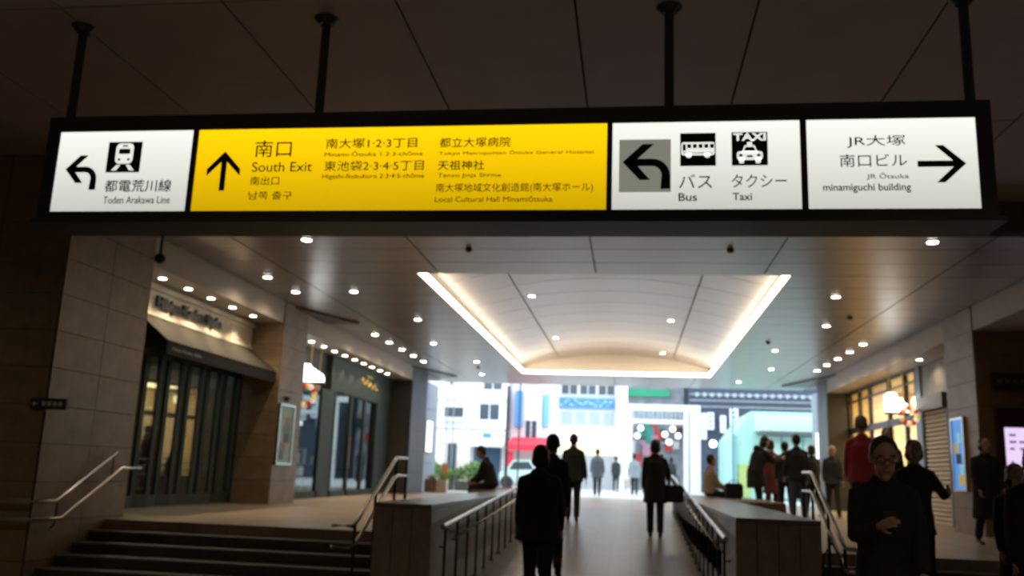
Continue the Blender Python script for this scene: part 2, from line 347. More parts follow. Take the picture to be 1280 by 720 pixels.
for (a, b), mm, lb in zip(PAN, (wp, yp, wp, wp), ('white tram line panel', 'yellow south exit panel', 'white bus and taxi panel', 'white building exit panel')):
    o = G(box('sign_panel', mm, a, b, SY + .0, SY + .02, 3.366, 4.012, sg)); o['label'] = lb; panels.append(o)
PY = SY - .001
T = lambda i, s, x0, x1, z0, z1, b=0.0, n='lettering', m=ink: text(s, m, panels[i], x0, x1, z0, z1, PY, n, bold=b)
T(0, '都電荒川線', -4.011, -3.468, 3.521, 3.619, .0012); T(0, 'Toden Arakawa Line', -4.008, -3.467, 3.429, 3.486)
T(1, '南口', -2.83, -2.543, 3.788, 3.92); T(1, 'South Exit', -2.841, -2.372, 3.672, 3.748); T(1, '南出口', -2.842, -2.617, 3.567, 3.636); T(1, '남쪽 출구', -2.846, -2.507, 3.455, 3.519)
T(1, '南大塚1·2·3丁目', -2.277, -1.581, 3.849, 3.927, .0008); T(1, 'Minami-Ōtsuka 1·2·3-chōme', -2.282, -1.534, 3.786, 3.827)
T(1, '東池袋2·3·4·5丁目', -2.278, -1.522, 3.672, 3.752); T(1, 'Higashi-Ikebukuro 2·3·4·5-chōme', -2.286, -1.515, 3.604, 3.65)
T(1, '都立大塚病院', -1.413, -.887, 3.845, 3.922, .0008); T(1, 'Tokyo Metropolitan Ōtsuka General Hospital', -1.415, -.286, 3.78, 3.819)
T(1, '天祖神社', -1.418, -1.073, 3.672, 3.745, .0012); T(1, 'Tenso Jinja Shrine', -1.413, -.947, 3.607, 3.647)
T(1, '南大塚地域文化創造館(南大塚ホール)', -1.421, -.287, 3.494, 3.571); T(1, 'Local Cultural Hall Minamiōtsuka', -1.425, -.573, 3.429, 3.471)
T(2, 'バス', .312, .538, 3.521, 3.623); T(2, 'Bus', .308, .434, 3.428, 3.486, .002); T(2, 'タクシー', .671, 1.041, 3.525, 3.619); T(2, 'Taxi', .676, .806, 3.432, 3.486, .002)
T(3, 'JR大塚', 1.448, 1.832, 3.805, 3.893); T(3, '南口ビル', 1.396, 1.835, 3.666, 3.758); T(3, 'JR Ōtsuka', 1.568, 1.84, 3.572, 3.623); T(3, 'minamiguchi building', 1.28, 1.851, 3.481, 3.547, .002)
TURN_HEAD = [(0, .6), (.42, 1), (.66, 1), (.32, .69), (.32, .50), (.58, .20), (.34, .20)]
def turn(i, rect, y=PY):
    poly(panels[i], 'arrow', ink, [(0, .6), (.42, 1.0), (.66, 1.0), (.24, .6), (.58, .2), (.36, .2)], rect, y)
    pts = [(.12, .67), (.62, .67)] + [(.62 + .38 * math.sin(a), .29 + .38 * math.cos(a)) for a in [PI / 2 * k / 7 for k in range(1, 8)]] + [(1, 0), (.8, 0)]
    pts += [(.62 + .2 * math.sin(a), .31 + .2 * math.cos(a)) for a in [PI / 2 * (1 - k / 5) for k in range(0, 6)]] + [(.12, .51)]
    poly(panels[i], 'arrow', ink, pts, rect, y)
turn(0, (-4.355, -4.089, 3.54, 3.818))
UP = [(.5, 1), (1, .55), (1, .38), (.58, .74), (.58, 0), (.42, 0), (.42, .74), (0, .38), (0, .55)]
poly(panels[1], 'arrow', ink, UP, (-3.196, -2.932, 3.526, 3.836), PY)
poly(panels[3], 'arrow', ink, [(b, 1 - a) for a, b in UP], (1.901, 2.212, 3.551, 3.815), PY)
greyp = mat('grey_sticker', (.20, .20, .18), .5, emit=(.22, .22, .18), es=.9)
G_ = box('sticker', greyp, -.106, .256, PY - .002, PY, 3.494, 3.885, panels[2]); G_['label'] = 'grey square patch behind the arrow'
turn(2, (-.081, .25, 3.517, 3.849), PY - .003)
def rr(x0, x1, z0, z1, r, n=4):
    P = []
    for cx, cz, a0 in ((x1 - r, z1 - r, 0), (x0 + r, z1 - r, 1), (x0 + r, z0 + r, 2), (x1 - r, z0 + r, 3)):
        P += [(cx + r * math.cos((a0 + k / n) * PI / 2), cz + r * math.sin((a0 + k / n) * PI / 2)) for k in range(n + 1)]
    return P
def picto(i, rect, whites, blacks, t=None):
    sq = [(0, 0), (1, 0), (1, 1), (0, 1)]
    p = poly(panels[i], 'pictogram', ink, sq, rect, PY, .003)
    for s in whites: poly(panels[i], 'pictogram', wp, s, rect, PY - .003, .001)
    for s in blacks: poly(panels[i], 'pictogram', ink, s, rect, PY - .004, .001)
picto(0, (-4.02, -3.744, 3.678, 3.924), [rr(.24, .76, .28, .95, .14), [(.3, .24), (.42, .24), (.3, .06), (.16, .06)], [(.58, .24), (.7, .24), (.84, .06), (.7, .06)]],
      [rr(.33, .67, .6, .77, .03), rr(.42, .58, .84, .89, .02), rr(.32, .4, .38, .46, .035), rr(.6, .68, .38, .46, .035)])
picto(2, (.32, .565, 3.684, 3.927), [rr(.03, .97, .32, .72, .07), rr(.16, .32, .24, .4, .07), rr(.68, .84, .24, .4, .07)],
      [rr(.2 + .16 * k, .31 + .16 * k, .54, .66, .01) for k in range(5)] + [rr(.07, .16, .46, .66, .01), rr(.08, .92, .38, .40, .008)])
picto(2, (.674, .918, 3.684, 3.929), [rr(.14, .86, .16, .42, .08), [(.28, .38), (.72, .38), (.64, .6), (.36, .6)], rr(.43, .57, .6, .7, .02), rr(.2, .34, .06, .22, .03), rr(.66, .8, .06, .22, .03)],
      [[(.33, .42), (.67, .42), (.61, .55), (.39, .55)], rr(.2, .3, .26, .34, .03), rr(.7, .8, .26, .34, .03), rr(.42, .58, .24, .3, .01)])
text('TAXI', wp, panels[2], .685, .907, 3.865, 3.921, PY - .003, 'lettering', bold=.006)
for x in (-4.50, -2.42, .25, 2.33):
    o = G(MB().chain([(x, SY + .17, SZ1), (x, SY + .17, ZN)], .035, 10).obj('hanger_rod', housing, sg)); G(MB().chain([(x, SY + .17, ZN - .05), (x, SY + .17, ZN)], [.055, .10], 16).obj('ceiling_plate', dsteel, sg))
# light thrown on to the hall by the sign faces comes from the panels themselves

# ================================================================== STAIRS, LOW WALLS, RAILS
RISER = ZU / 7
def stairs(name, x0, x1, label):
    t = thing(name, label, 'stairs', ((x0 + x1) / 2, Y0 - .9, 0))
    for k in range(1, 7):
        z = ZU - RISER * k; y1 = Y0 - .3 * (k - 1)
        o = box('step', tread_m, x0, x1, y1 - .3, Y0, z - RISER, z - .001, t); o.location = -Vector(t.location)
        o = box('nosing', nosing_m, x0 + .01, x1 - .01, y1 - .306, y1 - .27, z - .012, z + .003, t); o.location = -Vector(t.location)
    o = box('nosing', nosing_m, x0 + .01, x1 - .01, Y0 - .006, Y0 + .03, ZU - .012, ZU + .002, t); o.location = -Vector(t.location)
    return t
stairs('stairs', -6.38, -2.61, 'dark stone stairs with pale step edges on the left')
stairs('stairs', 1.81, 6.6, 'dark stone stairs on the right, mostly hidden by people')
def lowwall(x0, x1, label):
    t = thing('low_wall', label, 'low wall', ((x0 + x1) / 2, 15, 0)); L = -Vector(t.location)
    o = box('wall_core', grout, x0 + .01, x1 - .01, 9.07, 21.28, 0, 1.15, t); o.location = L
    for side, at, th in (('x', x0, .012), ('x', x1 - .012, .012)):
        n0 = len(COL.objects); grid('stone_panel', stone_wall, t, 'x', at, th, [9.06 + i * 1.0184 for i in range(13)], [0, 1.15], .004)
        for q in list(COL.objects)[n0:]: q.location += L
    n0 = len(COL.objects); grid('stone_panel', stone_wall, t, 'y', 9.05, .014, steps(x0, x1, .2), [0, 1.15], .003)
    for q in list(COL.objects)[n0:]: q.location += L
    n0 = len(COL.objects); grid('coping_stone', mat('coping', (.17, .15, .14), .3, var=.1), t, 'z', 1.15, .04, [x0, x1], steps(9.04, 21.28, 1.2), .003)
    for q in list(COL.objects)[n0:]: q.location += L
lowwall(-2.6, -2.0, 'low stone wall left of the ramp with flat coping'); lowwall(1.0, 1.8, 'low stone wall right of the ramp with flat coping')
for x0, x1, y0, y1, lb in ((-3.05, -2.62, 17.0, 21.2, 'dark planter bench behind the left low wall'), (1.82, 2.6, 15.9, 18.9, 'brown planter bench behind the right low wall')):
    t = thing('bench_planter', lb, 'bench', ((x0 + x1) / 2, (y0 + y1) / 2, ZU)); L = -Vector(t.location)
    box('base', stone_wall, x0, x1, y0, y1, ZU, 1.14, t).location = L
    for k in range(6):
        a = x0 + (x1 - x0) * k / 6; box('seat_slat', timber, a + .008, a + (x1 - x0) / 6 - .008, y0 - .02, y1, 1.14, 1.19, t).location = L
RS = .055
rz = lambda y: max(0, RS * (y - 6.8)) + 0
def ramp_rail(x, label, s):
    t = thing('handrail', label, 'handrail', (x, 9.4, rz(9.4))); L = -Vector(t.location)
    a = MB().chain([(x + s * .0, 9.3, rz(9.3) + .83), (x, 9.34, rz(9.34) + .83), (x, 21.2, rz(21.2) + .81)], .024, 10).obj('upper_rail', steel, t, True); a.location = L
    a = MB().chain([(x, 10.05, rz(10.05) + .64), (x, 21.2, rz(21.2) + .62)], .02, 10).obj('lower_rail', steel, t, True); a.location = L
    a = MB().chain([(x, 9.3, rz(9.3) + .83), (x, 9.3, rz(9.3) + .83 - .02), (x + .14 * s, 9.2, rz(9.3) + .81)], .015, 8).obj('end_bracket', steel, t, True); a.location = L
    y = 9.45; k = 0
    while y < 21.2:
        me = MB(); me.chain([(0, 0, 0), (0, 0, .80)], .013, 6).chain([(0, 0, .60), (0.05 * -s, 0, .60), (.05 * -s, 0, .62)], .008, 6).box(-.03, .03, -.03, .03, 0, .01)
        if k == 0: base = me.mesh('post'); base.materials.append(dsteel)
        put('post', base, t, Vector((x, y, rz(y))) + L); y += .66; k += 1
ramp_rail(-1.93, 'double steel handrail along the left side of the ramp', 1); ramp_rail(.93, 'double steel handrail along the right side of the ramp', -1)
def stair_rail(x, label, s):
    t = thing('handrail', label, 'handrail', (x, 10.4, ZU)); L = -Vector(t.location)
    for nm, dz in (('upper_rail', 0), ('lower_rail', -.21)):
        MB().chain([(x, 11.0, 1.66 + dz), (x, 10.5, 1.66 + dz), (x, 10.4, 1.62 + dz), (x, 9.05, .98 + dz), (x, 8.95, .95 + dz), (x - s * .22, 8.95, .95 + dz)], .021, 10).obj(nm, steel, t, True).location = L
    for y, z0, z1 in ((11.0, ZU, 1.66), (10.48, ZU, 1.65), (9.7, ZU - 3 * RISER, 1.28), (9.02, ZU - 5 * RISER, .95)):
        MB().chain([(x, y, z0), (x, y, z1)], .017, 8).obj('post', dsteel, t).location = L
stair_rail(-2.78, 'bent steel handrail at the right end of the left stairs', 1); stair_rail(2.0, 'bent steel handrail at the left end of the right stairs', -1)
t = thing('handrail', 'double steel handrail fixed to the left stone pier', 'handrail', (-6.33, 9.3, 0)); L = -Vector(t.location)
for nm, pts in (('upper_rail', [(-9.5, 8.96, 1.05), (-6.36, 8.96, 1.05), (-6.31, 9.0, 1.05), (-6.31, 9.32, 1.05), (-6.31, 10.4, 1.60)]),
                ('lower_rail', [(-9.5, 8.96, .86), (-6.36, 8.96, .86), (-6.31, 9.0, .86), (-6.31, 9.44, .86), (-6.31, 10.55, 1.42), (-6.31, 11.0, 1.42)])):
    MB().chain(pts, .02, 10).obj(nm, steel, t, True).location = L
for x, y, z in ((-7.6, 9.0, .72), (-8.9, 9.0, .72), (-6.36, 9.36, .75), (-6.36, 10.35, 1.25)):
    MB().chain([(x if x > -7 else x, y + (.0 if x > -7 else .03), z), (-6.31 if x > -7 else x, y - (0 if x > -7 else .04), z + .05), (-6.31 if x > -7 else x, y - (0 if x > -7 else .04), z + .33)], .01, 6).obj('bracket', dsteel, t).location = L
# plate sign on the corner
pl = thing('direction_plate', 'small dark direction plate with a left arrow on the corner of the stone pier', 'sign', (-6.35, 9.0, 2.09))
MB().box(-.20, .23, 0, .03, -.06, .06).obj('plate', mat('plate_grey', (.02, .025, .025), .4), pl)
MB().chain([(-.14, -.003, 0), (-.14, -.001, 0)], .055, 20, ref=(1, 0, 0)).obj('arrow_disc', black, pl)
MB().prism([(-.175, -.005, 0), (-.145, -.005, .03), (-.145, -.005, .01), (-.11, -.005, .01), (-.11, -.005, -.01), (-.145, -.005, -.01), (-.145, -.005, -.03)], (0, -.002, 0)).obj('arrow', mat('pale_mark', (.5, .5, .48), .5), pl)
for k in range(4): box('mark', mat('pale_mark', (.5, .5, .48)), -.06 + k * .065, -.015 + k * .065, -.003, 0, -.022, .025, pl)

# ================================================================== LEFT SHOP ONE (folding doors)
t = thing('shop_signboard', 'cream shop fascia with dark lettering under five downlights', 'sign', (SL, 13.9, 3.7)); L = -Vector(t.location)
def LL(o, L): o.location = Vector(o.location) + L; return o
LL(box('board', cream, SL - .1, SL, 11.9, 15.95, 3.66, ZS, t), L)
LL(box('cornice', cream, SL, SL + .05, 11.9, 15.95, 4.06, 4.13, t), L); LL(box('cornice', cream, SL, SL + .03, 11.9, 15.95, 3.66, 3.70, t), L)
for a, b in ((11.98, 12.22), (15.0, 15.85)):
    m_ = MB(); m_.box(SL, SL + .02, a, b, 3.74, 3.765).box(SL, SL + .02, a, b, 3.97, 3.995).box(SL, SL + .02, a, a + .025, 3.765, 3.97).box(SL, SL + .02, b - .025, b, 3.765, 3.97); LL(m_.obj('moulding', cream, t), L)
LL(text('Hibiya-Kadan Style', mat('dark_letter', (.02, .018, .015), .4), t, 12.38, 14.55, 3.76, 3.985, SL + .03, ext=.02, plane='yz+', bold=.009), L)
t = thing('awning', 'olive canvas awning with black valance over the folding doors', 'awning', (SL, 13.9, 3.3)); L = -Vector(t.location)
LL(MB().prism([(SL + .01, 11.9, 3.66), (SL + .02, 11.9, 3.63), (SL + .55, 11.9, 3.20), (SL + .55, 11.9, 3.23)], (0, 4.2, 0)).obj('canopy', olive, t), L)
LL(box('valance', valance_m, SL + .535, SL + .55, 11.9, 16.1, 3.03, 3.215, t), L)
LL(MB().prism([(SL + .02, 16.085, 3.63), (SL + .54, 16.085, 3.20), (SL + .54, 16.085, 3.03), (SL + .02, 16.085, 3.2)], (0, .015, 0)).obj('side_flap', olive, t), L)
LL(text('Hibiya-Kadan Style', mat('pale_mark', (.5, .5, .48)), t, 12.05, 12.95, 3.09, 3.15, SL + .552, ext=.001, plane='yz+'), L)
t = thing('folding_doors', 'dark framed glass folding doors under the olive awning', 'door', (SL, 13.9, ZU)); L = -Vector(t.location)
LL(box('head_box', black, SL - .08, SL + .02, 11.9, 15.95, 3.18, 3.66, t), L)
n = 12; wd = 4.03 / n
for k in range(n):
    y = 11.91 + k * wd; zig = .06 if k % 2 else 0; zag = .06 - zig
    fr = MB()
    def P(u, z): return (SL - .16 + zig + (zag - zig) * u, y + wd * u, z)
    for u0, u1, z0, z1 in ((0.0, .15, ZU + .02, 3.18), (.85, 1.0, ZU + .02, 3.18), (.15, .85, ZU + .02, ZU + .2), (.15, .85, 3.08, 3.18)):
        fr.prism([P(u0, z0), P(u1, z0), P(u1, z1), P(u0, z1)], (.045, 0, 0))
    f_ = LL(fr.obj('door_leaf', greenblack, t), L)
    g = MB().prism([P(.15, ZU + .2), P(.85, ZU + .2), P(.85, 3.08), P(.15, 3.08)], (.01, 0, 0)).obj('pane', sglass, f_); g.location = (.02, 0, 0)
# shop interior
rm = mat('shop_wall', (.30, .34, .33), .8, var=.1)
struct(box('wall_shop', rm, -9.3, -9.2, 11.9, 15.95, ZU, ZC))
def bouquet(x, y, z, cm, label, grp, s=1):
    b = thing('potted_bouquet', label, 'plant', (x, y, z), 0, grp)
    MB().chain([(0, 0, 0), (0, 0, .02), (0, 0, .16 * s)], [.05 * s, .055 * s, .075 * s], 12).obj('pot', mat('pot_zinc', (.35, .36, .36), .4, .5), b)
    m_ = MB(); rd = random.Random(int(x * 100 + y * 31))
    for k in range(26):
        a = rd.random() * 6.28; r = rd.random() * .12 * s; h = .18 + rd.random() * .16
        p = Vector((r * math.cos(a), r * math.sin(a), h * s + .02)); d = Vector((math.cos(a), math.sin(a), .6)) * .07 * s; q = Vector((-d.y, d.x, 0)) * .35
        m_.bm.faces.new([m_.bm.verts.new(v) for v in (p, p + d * .5 + q, p + d, p + d * .5 - q)])
    m_.obj('leaves', leaf, b)
    m_ = MB()
    for k in range(7):
        a = rd.random() * 6.28; r = rd.random() * .11 * s; m_.ell((r * math.cos(a), r * math.sin(a), (.24 + .1 * rd.random()) * s), (.03 * s,) * 3, 7, 5)
    m_.obj('blossoms', cm, b, True); return b
fc = [mat('blossom_%s' % k, c, .6) for k, c in (('white', (.8, .8, .75)), ('pink', (.7, .25, .35)), ('yellow', (.75, .6, .12)), ('red', (.5, .05, .05)))]
for j, z in enumerate((1.0, 1.55, 2.1)):
    sh = tag(box('display_shelf', mat('shelf_grey', (.25, .25, .24)), -9.2, -8.6, 12.3, 15.6, z, z + .03), ('lowest', 'middle', 'top')[j] + ' flower shelf inside the folding doors', 'shelf')
    for k in range(5):
        bouquet(-8.85, 12.7 + k * .65, z + .03, fc[(j + k) % 4], '%s bouquet on the %s flower shelf, %s from the stairs' % (('white', 'pink', 'yellow', 'red')[(j + k) % 4], ('lowest', 'middle', 'top')[j], ORD[k]), 'bouquets on the flower shelves')
l = bpy.data.lights.new('shop_lamp', 'AREA'); l.energy = 26; l.color = (.75, .95, 1); l.size = 1.5; o = bpy.data.objects.new('shop_lamp', l); COL.objects.link(o); o.location = (-8.3, 13.6, 4.1)

# ---------------- poster pillar
def poster(x, y0, y1, z0, z1, s, label, mats):
    t = thing('poster_case', label, 'poster', (x, (y0 + y1) / 2, z0)); L = -Vector(t.location)
    m_ = MB(); X = sorted((x, x + s * .06)); a = .04
    for b in ((y0, y1, z0, z0 + a), (y0, y1, z1 - a, z1), (y0, y0 + a, z0 + a, z1 - a), (y1 - a, y1, z0 + a, z1 - a)): m_.box(X[0], X[1], *b)
    LL(m_.obj('frame', steel, t), L); X = sorted((x, x + s * .03))
    LL(box('poster_sheet', mats[0], X[0], X[1], y0 + a, y1 - a, z0 + a, z1 - a, t), L)
    rd = random.Random(int(y0 * 10))
    for k in range(5):
        a0 = y0 + .1 + rd.random() * (y1 - y0) * .4; z_ = z0 + .1 + (z1 - z0 - .35) * k / 5; Xp = sorted((x + s * .03, x + s * .032))
        LL(box('print_patch', mats[1 + k % (len(mats) - 1)], Xp[0], Xp[1], a0, a0 + (y1 - y0) * (.25 + .25 * rd.random()), z_, z_ + (z1 - z0) * .14, t), L)
    return t
poster(XL + .015, 16.0, 16.75, 1.52, 2.66, 1, 'lit poster case on the stone pillar between the left shops',
       [mat('poster_pale', (.22, .26, .23), .5, emit=(.4, .5, .42), es=.10), mat('poster_teal', (.08, .16, .15), .5), mat('poster_skin', (.25, .16, .12), .5), mat('poster_dark', (.05, .06, .06), .5)])
tag(MB().box(XL + .015, XL + .10, 16.3, 16.42, 2.72, 2.80).obj('picture_lamp', dsteel), 'small dark lamp above the poster case on the left pillar', 'lamp')

# ================================================================== LEFT SHOP TWO (dark green)
t = thing('green_shop_front', 'dark green shop front with gold lettering and glass doors', 'shop front', (SL, 22, ZU)); L = -Vector(t.location)
LL(box('fascia_board', greenblack, SL - .2, SL + .02, 20.6, 26.2, 3.32, ZS, t), L)
LL(box('fascia_board', black, SL - .2, SL - .1, 17.2, 20.6, 3.4, ZS, t), L)
LL(box('header_beam', timber, SL - .12, SL, 17.9, 19.9, 3.25, 3.4, t), L)
for y in (17.25, 18.55, 20.1, 21.0, 22.3, 23.5, 24.7, 26.1): LL(box('mullion', greenblack, SL - .08, SL + .02, y - .06, y + .06, ZU, 3.32, t), L)
for a, b in ((17.3, 18.5), (18.6, 20.05), (21.05, 22.25), (22.35, 23.45), (23.55, 24.65)): LL(box('pane', sglass, SL - .03, SL - .02, a, b, ZU + .15, 3.3, t), L)
LL(box('door_panel', greenblack, SL - .08, SL + .01, 20.15, 20.95, ZU, 3.32, t), L); LL(box('door_panel', greenblack, SL - .08, SL + .01, 24.75, 26.05, ZU, 3.32, t), L)
LL(box('kick_plate', greenblack, SL - .08, SL + .02, 17.3, 26.1, ZU, ZU + .15, t), L)
LL(MB().chain([(SL + .06, 22.2, 1.5), (SL + .06, 22.2, 2.3)], .015, 8).obj('door_handle', brass, t), L)
# gold script mark on the fascia
m_ = MB(); pts = [(22.95 + .11 * k + .03 * math.sin(k * 2.1), 3.80 - .006 * k + .09 * math.sin(k * 1.9)) for k in range(14)]
m_.chain([(SL + .04, y, z) for y, z in pts], .02, 6, ref=(1, 0, 0)); m_.chain([(SL + .04, 23.4 + .1 * k, 3.96 + .03 * math.sin(k * 2.4)) for k in range(6)], .013, 6)
LL(m_.obj('lettering', gold, t), L)
struct(box('wall_shop', mat('shop_wall_dark', (.10, .13, .13), .8, var=.1), -9.3, -9.2, 17.2, 26.2, ZU, ZC))
for k, y in enumerate((18.9, 21.6, 23.3)):
    t = thing('display_table', 'dark display table with boxed goods behind the green shop glass, %s from the stairs' % ORD[k], 'table', (-8.3, y, ZU), 0, 'display tables in the green shop')
    MB().box(-.35, .35, -.45, .45, .72, .76).obj('tabletop', timber, t)
    for sx in (-.3, .3):
        for sy in (-.4, .4): MB().box(sx - .025, sx + .025, sy - .025, sy + .025, 0, .72).obj('leg', timber, t)
    for j in range(4):
        b = tag(MB().box(-.1, .1, -.08, .08, 0, .2 + .06 * j).obj('gift_box', fc[(k + j) % 4]), '%s gift box on the %s display table, %s along' % (('white', 'pink', 'yellow', 'red')[(k + j) % 4], ORD[k], ORD[j]), 'box', 'gift boxes in the green shop'); b.location = (-8.3, y - .33 + j * .22, ZU + .76)
l = bpy.data.lights.new('shop_lamp', 'AREA'); l.energy = 22; l.color = (.8, .95, 1); l.size = 1.5; o = bpy.data.objects.new('shop_lamp', l); COL.objects.link(o); o.location = (-8.2, 21.5, 4.1)
# hanging cloud sign + wreath, left and right
def cloud(x, y, z, wdt, h, label, rods, rz_=0.0):
    t = thing('hanging_sign', label, 'sign', (x, y, z), rz_)
    pts = [(-.5, 0), (.5, 0)]
    top = [(.5, .25), (.42, .45), (.34, .40), (.28, .58), (.2, .55), (.14, .72), (.06, .62), (0, .9), (-.08, .98), (-.14, .85), (-.2, 1.0), (-.3, .92), (-.36, .98), (-.44, .8), (-.5, .85)]
    m_ = MB().prism([(a * wdt, 0, b * h) for a, b in pts + top], (0, .08, 0)); m_.obj('light_face', neon_m, t)
    MB().box(-.52 * wdt, .52 * wdt, 0, .1, -.05, 0).obj('base_rail', greenblack, t)
    for k, a in enumerate(rods): MB().chain([(a * wdt, .04, h * .5), (a * wdt, .04, ZS - z)], .014, 8).obj('hanging_rod', brass, t)
    return t
def wreath(x, y, z, r, label, seed):
    t = thing('wreath', label, 'wreath', (x, y, z)); rd = random.Random(seed); m_ = MB()
    for k in range(90):
        a = rd.random() * 6.28; b = rd.random() * 6.28; q = r * .32
        p = Vector(((r * .7 + q * math.cos(b)) * math.cos(a), q * math.sin(b) * .8, (r * .7 + q * math.cos(b)) * math.sin(a)))
        d = Vector((rd.uniform(-1, 1), rd.uniform(-1, 1), rd.uniform(-1, 1))).normalized() * .06; e = d.orthogonal().normalized() * .015
        m_.bm.faces.new([m_.bm.verts.new(v) for v in (p - e, p + d, p + e)])
    m_.obj('foliage', leaf2, t)
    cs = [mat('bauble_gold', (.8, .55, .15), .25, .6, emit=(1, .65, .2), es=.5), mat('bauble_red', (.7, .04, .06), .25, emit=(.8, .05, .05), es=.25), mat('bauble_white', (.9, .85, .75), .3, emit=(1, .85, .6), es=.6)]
    me = [MB().ell((0, 0, 0), (.06,) * 3, 8, 6).mesh('bauble', True) for _ in cs]
    for a_, b_ in zip(me, cs): a_.materials.append(b_)
    for k in range(16):
        a = 6.28 * k / 16 + rd.random() * .3; put('bauble', me[k % 3], t, (r * .75 * math.cos(a), -.08, r * .75 * math.sin(a)))
cloud(-6.93, 18.42, 3.30, .62, .40, 'glowing white cloud shaped sign hung on brass rods by the green shop', (-.32, 0, .34))
wreath(-6.86, 18.15, 2.98, .27, 'wreath of gold and red baubles under the white cloud sign on the left', 3)

# ================================================================== RIGHT SHOPS
warm = mat('warm_shop_wall', (.85, .66, .36), .7, var=.08); 
t = thing('glazed_shop_front', 'tall glazed shop front with warm lit interior on the right', 'shop front', (SR, 24, ZU)); L = -Vector(t.location)
ys = [20.9, 21.75, 23.1, 24.9, 26.0, 27.15]
for y in ys: LL(box('mullion', bronze, SR - .02, SR + .08, y - .05, y + .05, ZU, ZS, t), L)
for z0, z1 in ((ZU, ZU + .12), (2.98, 3.14), (3.86, 3.90), (ZS - .08, ZS)): LL(box('transom', bronze, SR - .02, SR + .08, 20.9, 27.15, z0, z1, t), L)
for a, b in zip(ys, ys[1:]):
    for z0, z1 in ((ZU + .12, 2.98), (3.14, 3.86), (3.9, ZS - .08)): LL(box('pane', cglass, SR + .02, SR + .03, a + .05, b - .05, z0, z1, t), L)
struct(box('wall_shop', warm, 9.1, 9.2, 20.9, 27.2, ZU, ZC)); struct(box('wall_shop', warm, SR + .1, 9.1, 27.15, 27.2, ZU, ZC)); struct(box('wall_shop', warm, SR + .1, 9.1, 20.5, 20.9, ZU, ZC))
for k, (y, z) in enumerate(((21.8, 3.7), (23.0, 3.75), (24.2, 3.7), (25.4, 3.75), (26.4, 3.7))):
    t = thing('pendant_lamp', 'warm glass pendant lamp inside the lit shop on the right, %s from the shutter' % ORD[k], 'lamp', (7.3, y, z), 0, 'pendant lamps in the lit shop')
    MB().ell((0, 0, 0), (.13, .13, .15)).obj('shade', mat('pendant_glow', (1, .9, .7), .4, emit=(1, .78, .42), es=5), t, True); MB().chain([(0, 0, .14), (0, 0, ZS - z)], .008, 6).obj('cord', black, t)
l = bpy.data.lights.new('shop_lamp', 'AREA'); l.energy = 330; l.color = (1, .74, .40); l.size = 2.0; l.size_y = 5; l.shape = 'RECTANGLE'; o = bpy.data.objects.new('shop_lamp', l); COL.objects.link(o); o.location = (7.9, 24, ZS - .05)
for k, (y0, y1, z0, z1, mm, c) in enumerate(((21.2, 22.3, 1.7, 2.6, mat('poster_orange', (.75, .35, .04), .5), 'orange'), (22.9, 24.2, 2.1, 2.9, mat('poster_yellow', (.95, .85, .04), .5, emit=(1, .85, .05), es=.4), 'yellow'), (24.8, 26.2, 1.6, 2.7, mat('poster_brown', (.35, .2, .08), .5), 'brown'))):
    tag(box('wall_poster', mm, 8.98, 9.09, y0, y1, z0, z1), c + ' poster on the back wall of the lit shop', 'poster')
t = thing('shop_counter', 'brown counter inside the lit glazed shop', 'counter', (7.6, 24, ZU)); MB().box(-.3, .3, -2, 2, 0, .95).obj('body', timber, t); MB().box(-.35, .35, -2.05, 2.05, .95, 1.0).obj('worktop', cream, t)
cloud(5.98, 21.25, 3.20, .50, .45, 'glowing white cloud shaped sign before the lit shop on the right', (-.3, .3))
wreath(6.0, 20.55, 3.06, .22, 'dark wreath with baubles on the right shop post', 11)
# frame post, panel and roller shutter
tag(box('shop_post', mat('steel_blue_post', (.16, .19, .22), .35, .4), SR - .04, SR + .1, 20.5, 20.8, ZU, ZS), 'blue grey metal post between the lit shop and the roller shutter', 'post')
t = thing('roller_shutter', 'cream ribbed roller shutter pulled down beside the stone pillar', 'shutter', (SR, 19.7, ZU)); L = -Vector(t.location)
LL(box('shutter_hood', mat('hood_grey', (.13, .12, .105), .5), SR - .12, SR + .3, 18.9, 20.5, 3.15, 3.45, t), L); LL(box('header_panel', stone_d, SR, SR + .1, 18.9, 20.5, 3.45, ZS, t), L)
for k in range(26):
    z = ZU + k * .0904; LL(MB().prism([(SR + .05, 18.95, z), (SR, 18.95, z + .02), (SR, 18.95, z + .065), (SR + .05, 18.95, z + .088)], (0, 1.5, 0)).obj('shutter_slat', mat('shutter_cream', (.52, .43, .30), .5), t), L)
for y in (18.93, 20.46): LL(box('guide_rail', dsteel, SR - .03, SR + .08, y - .03, y + .03, ZU, 3.15, t), L)
poster(XR - .015, 16.25, 16.88, 1.50, 2.76, -1, 'bright blue poster case on the right stone pillar',
       [mat('poster_blue', (.08, .25, .6), .5, emit=(.08, .28, .7), es=.8), mat('poster_yellow2', (.7, .6, .15), .5, emit=(.7, .55, .1), es=.3), mat('poster_cyan', (.2, .6, .8), .5, emit=(.3, .6, .8), es=.5), mat('poster_dk', (.04, .06, .1), .5)])
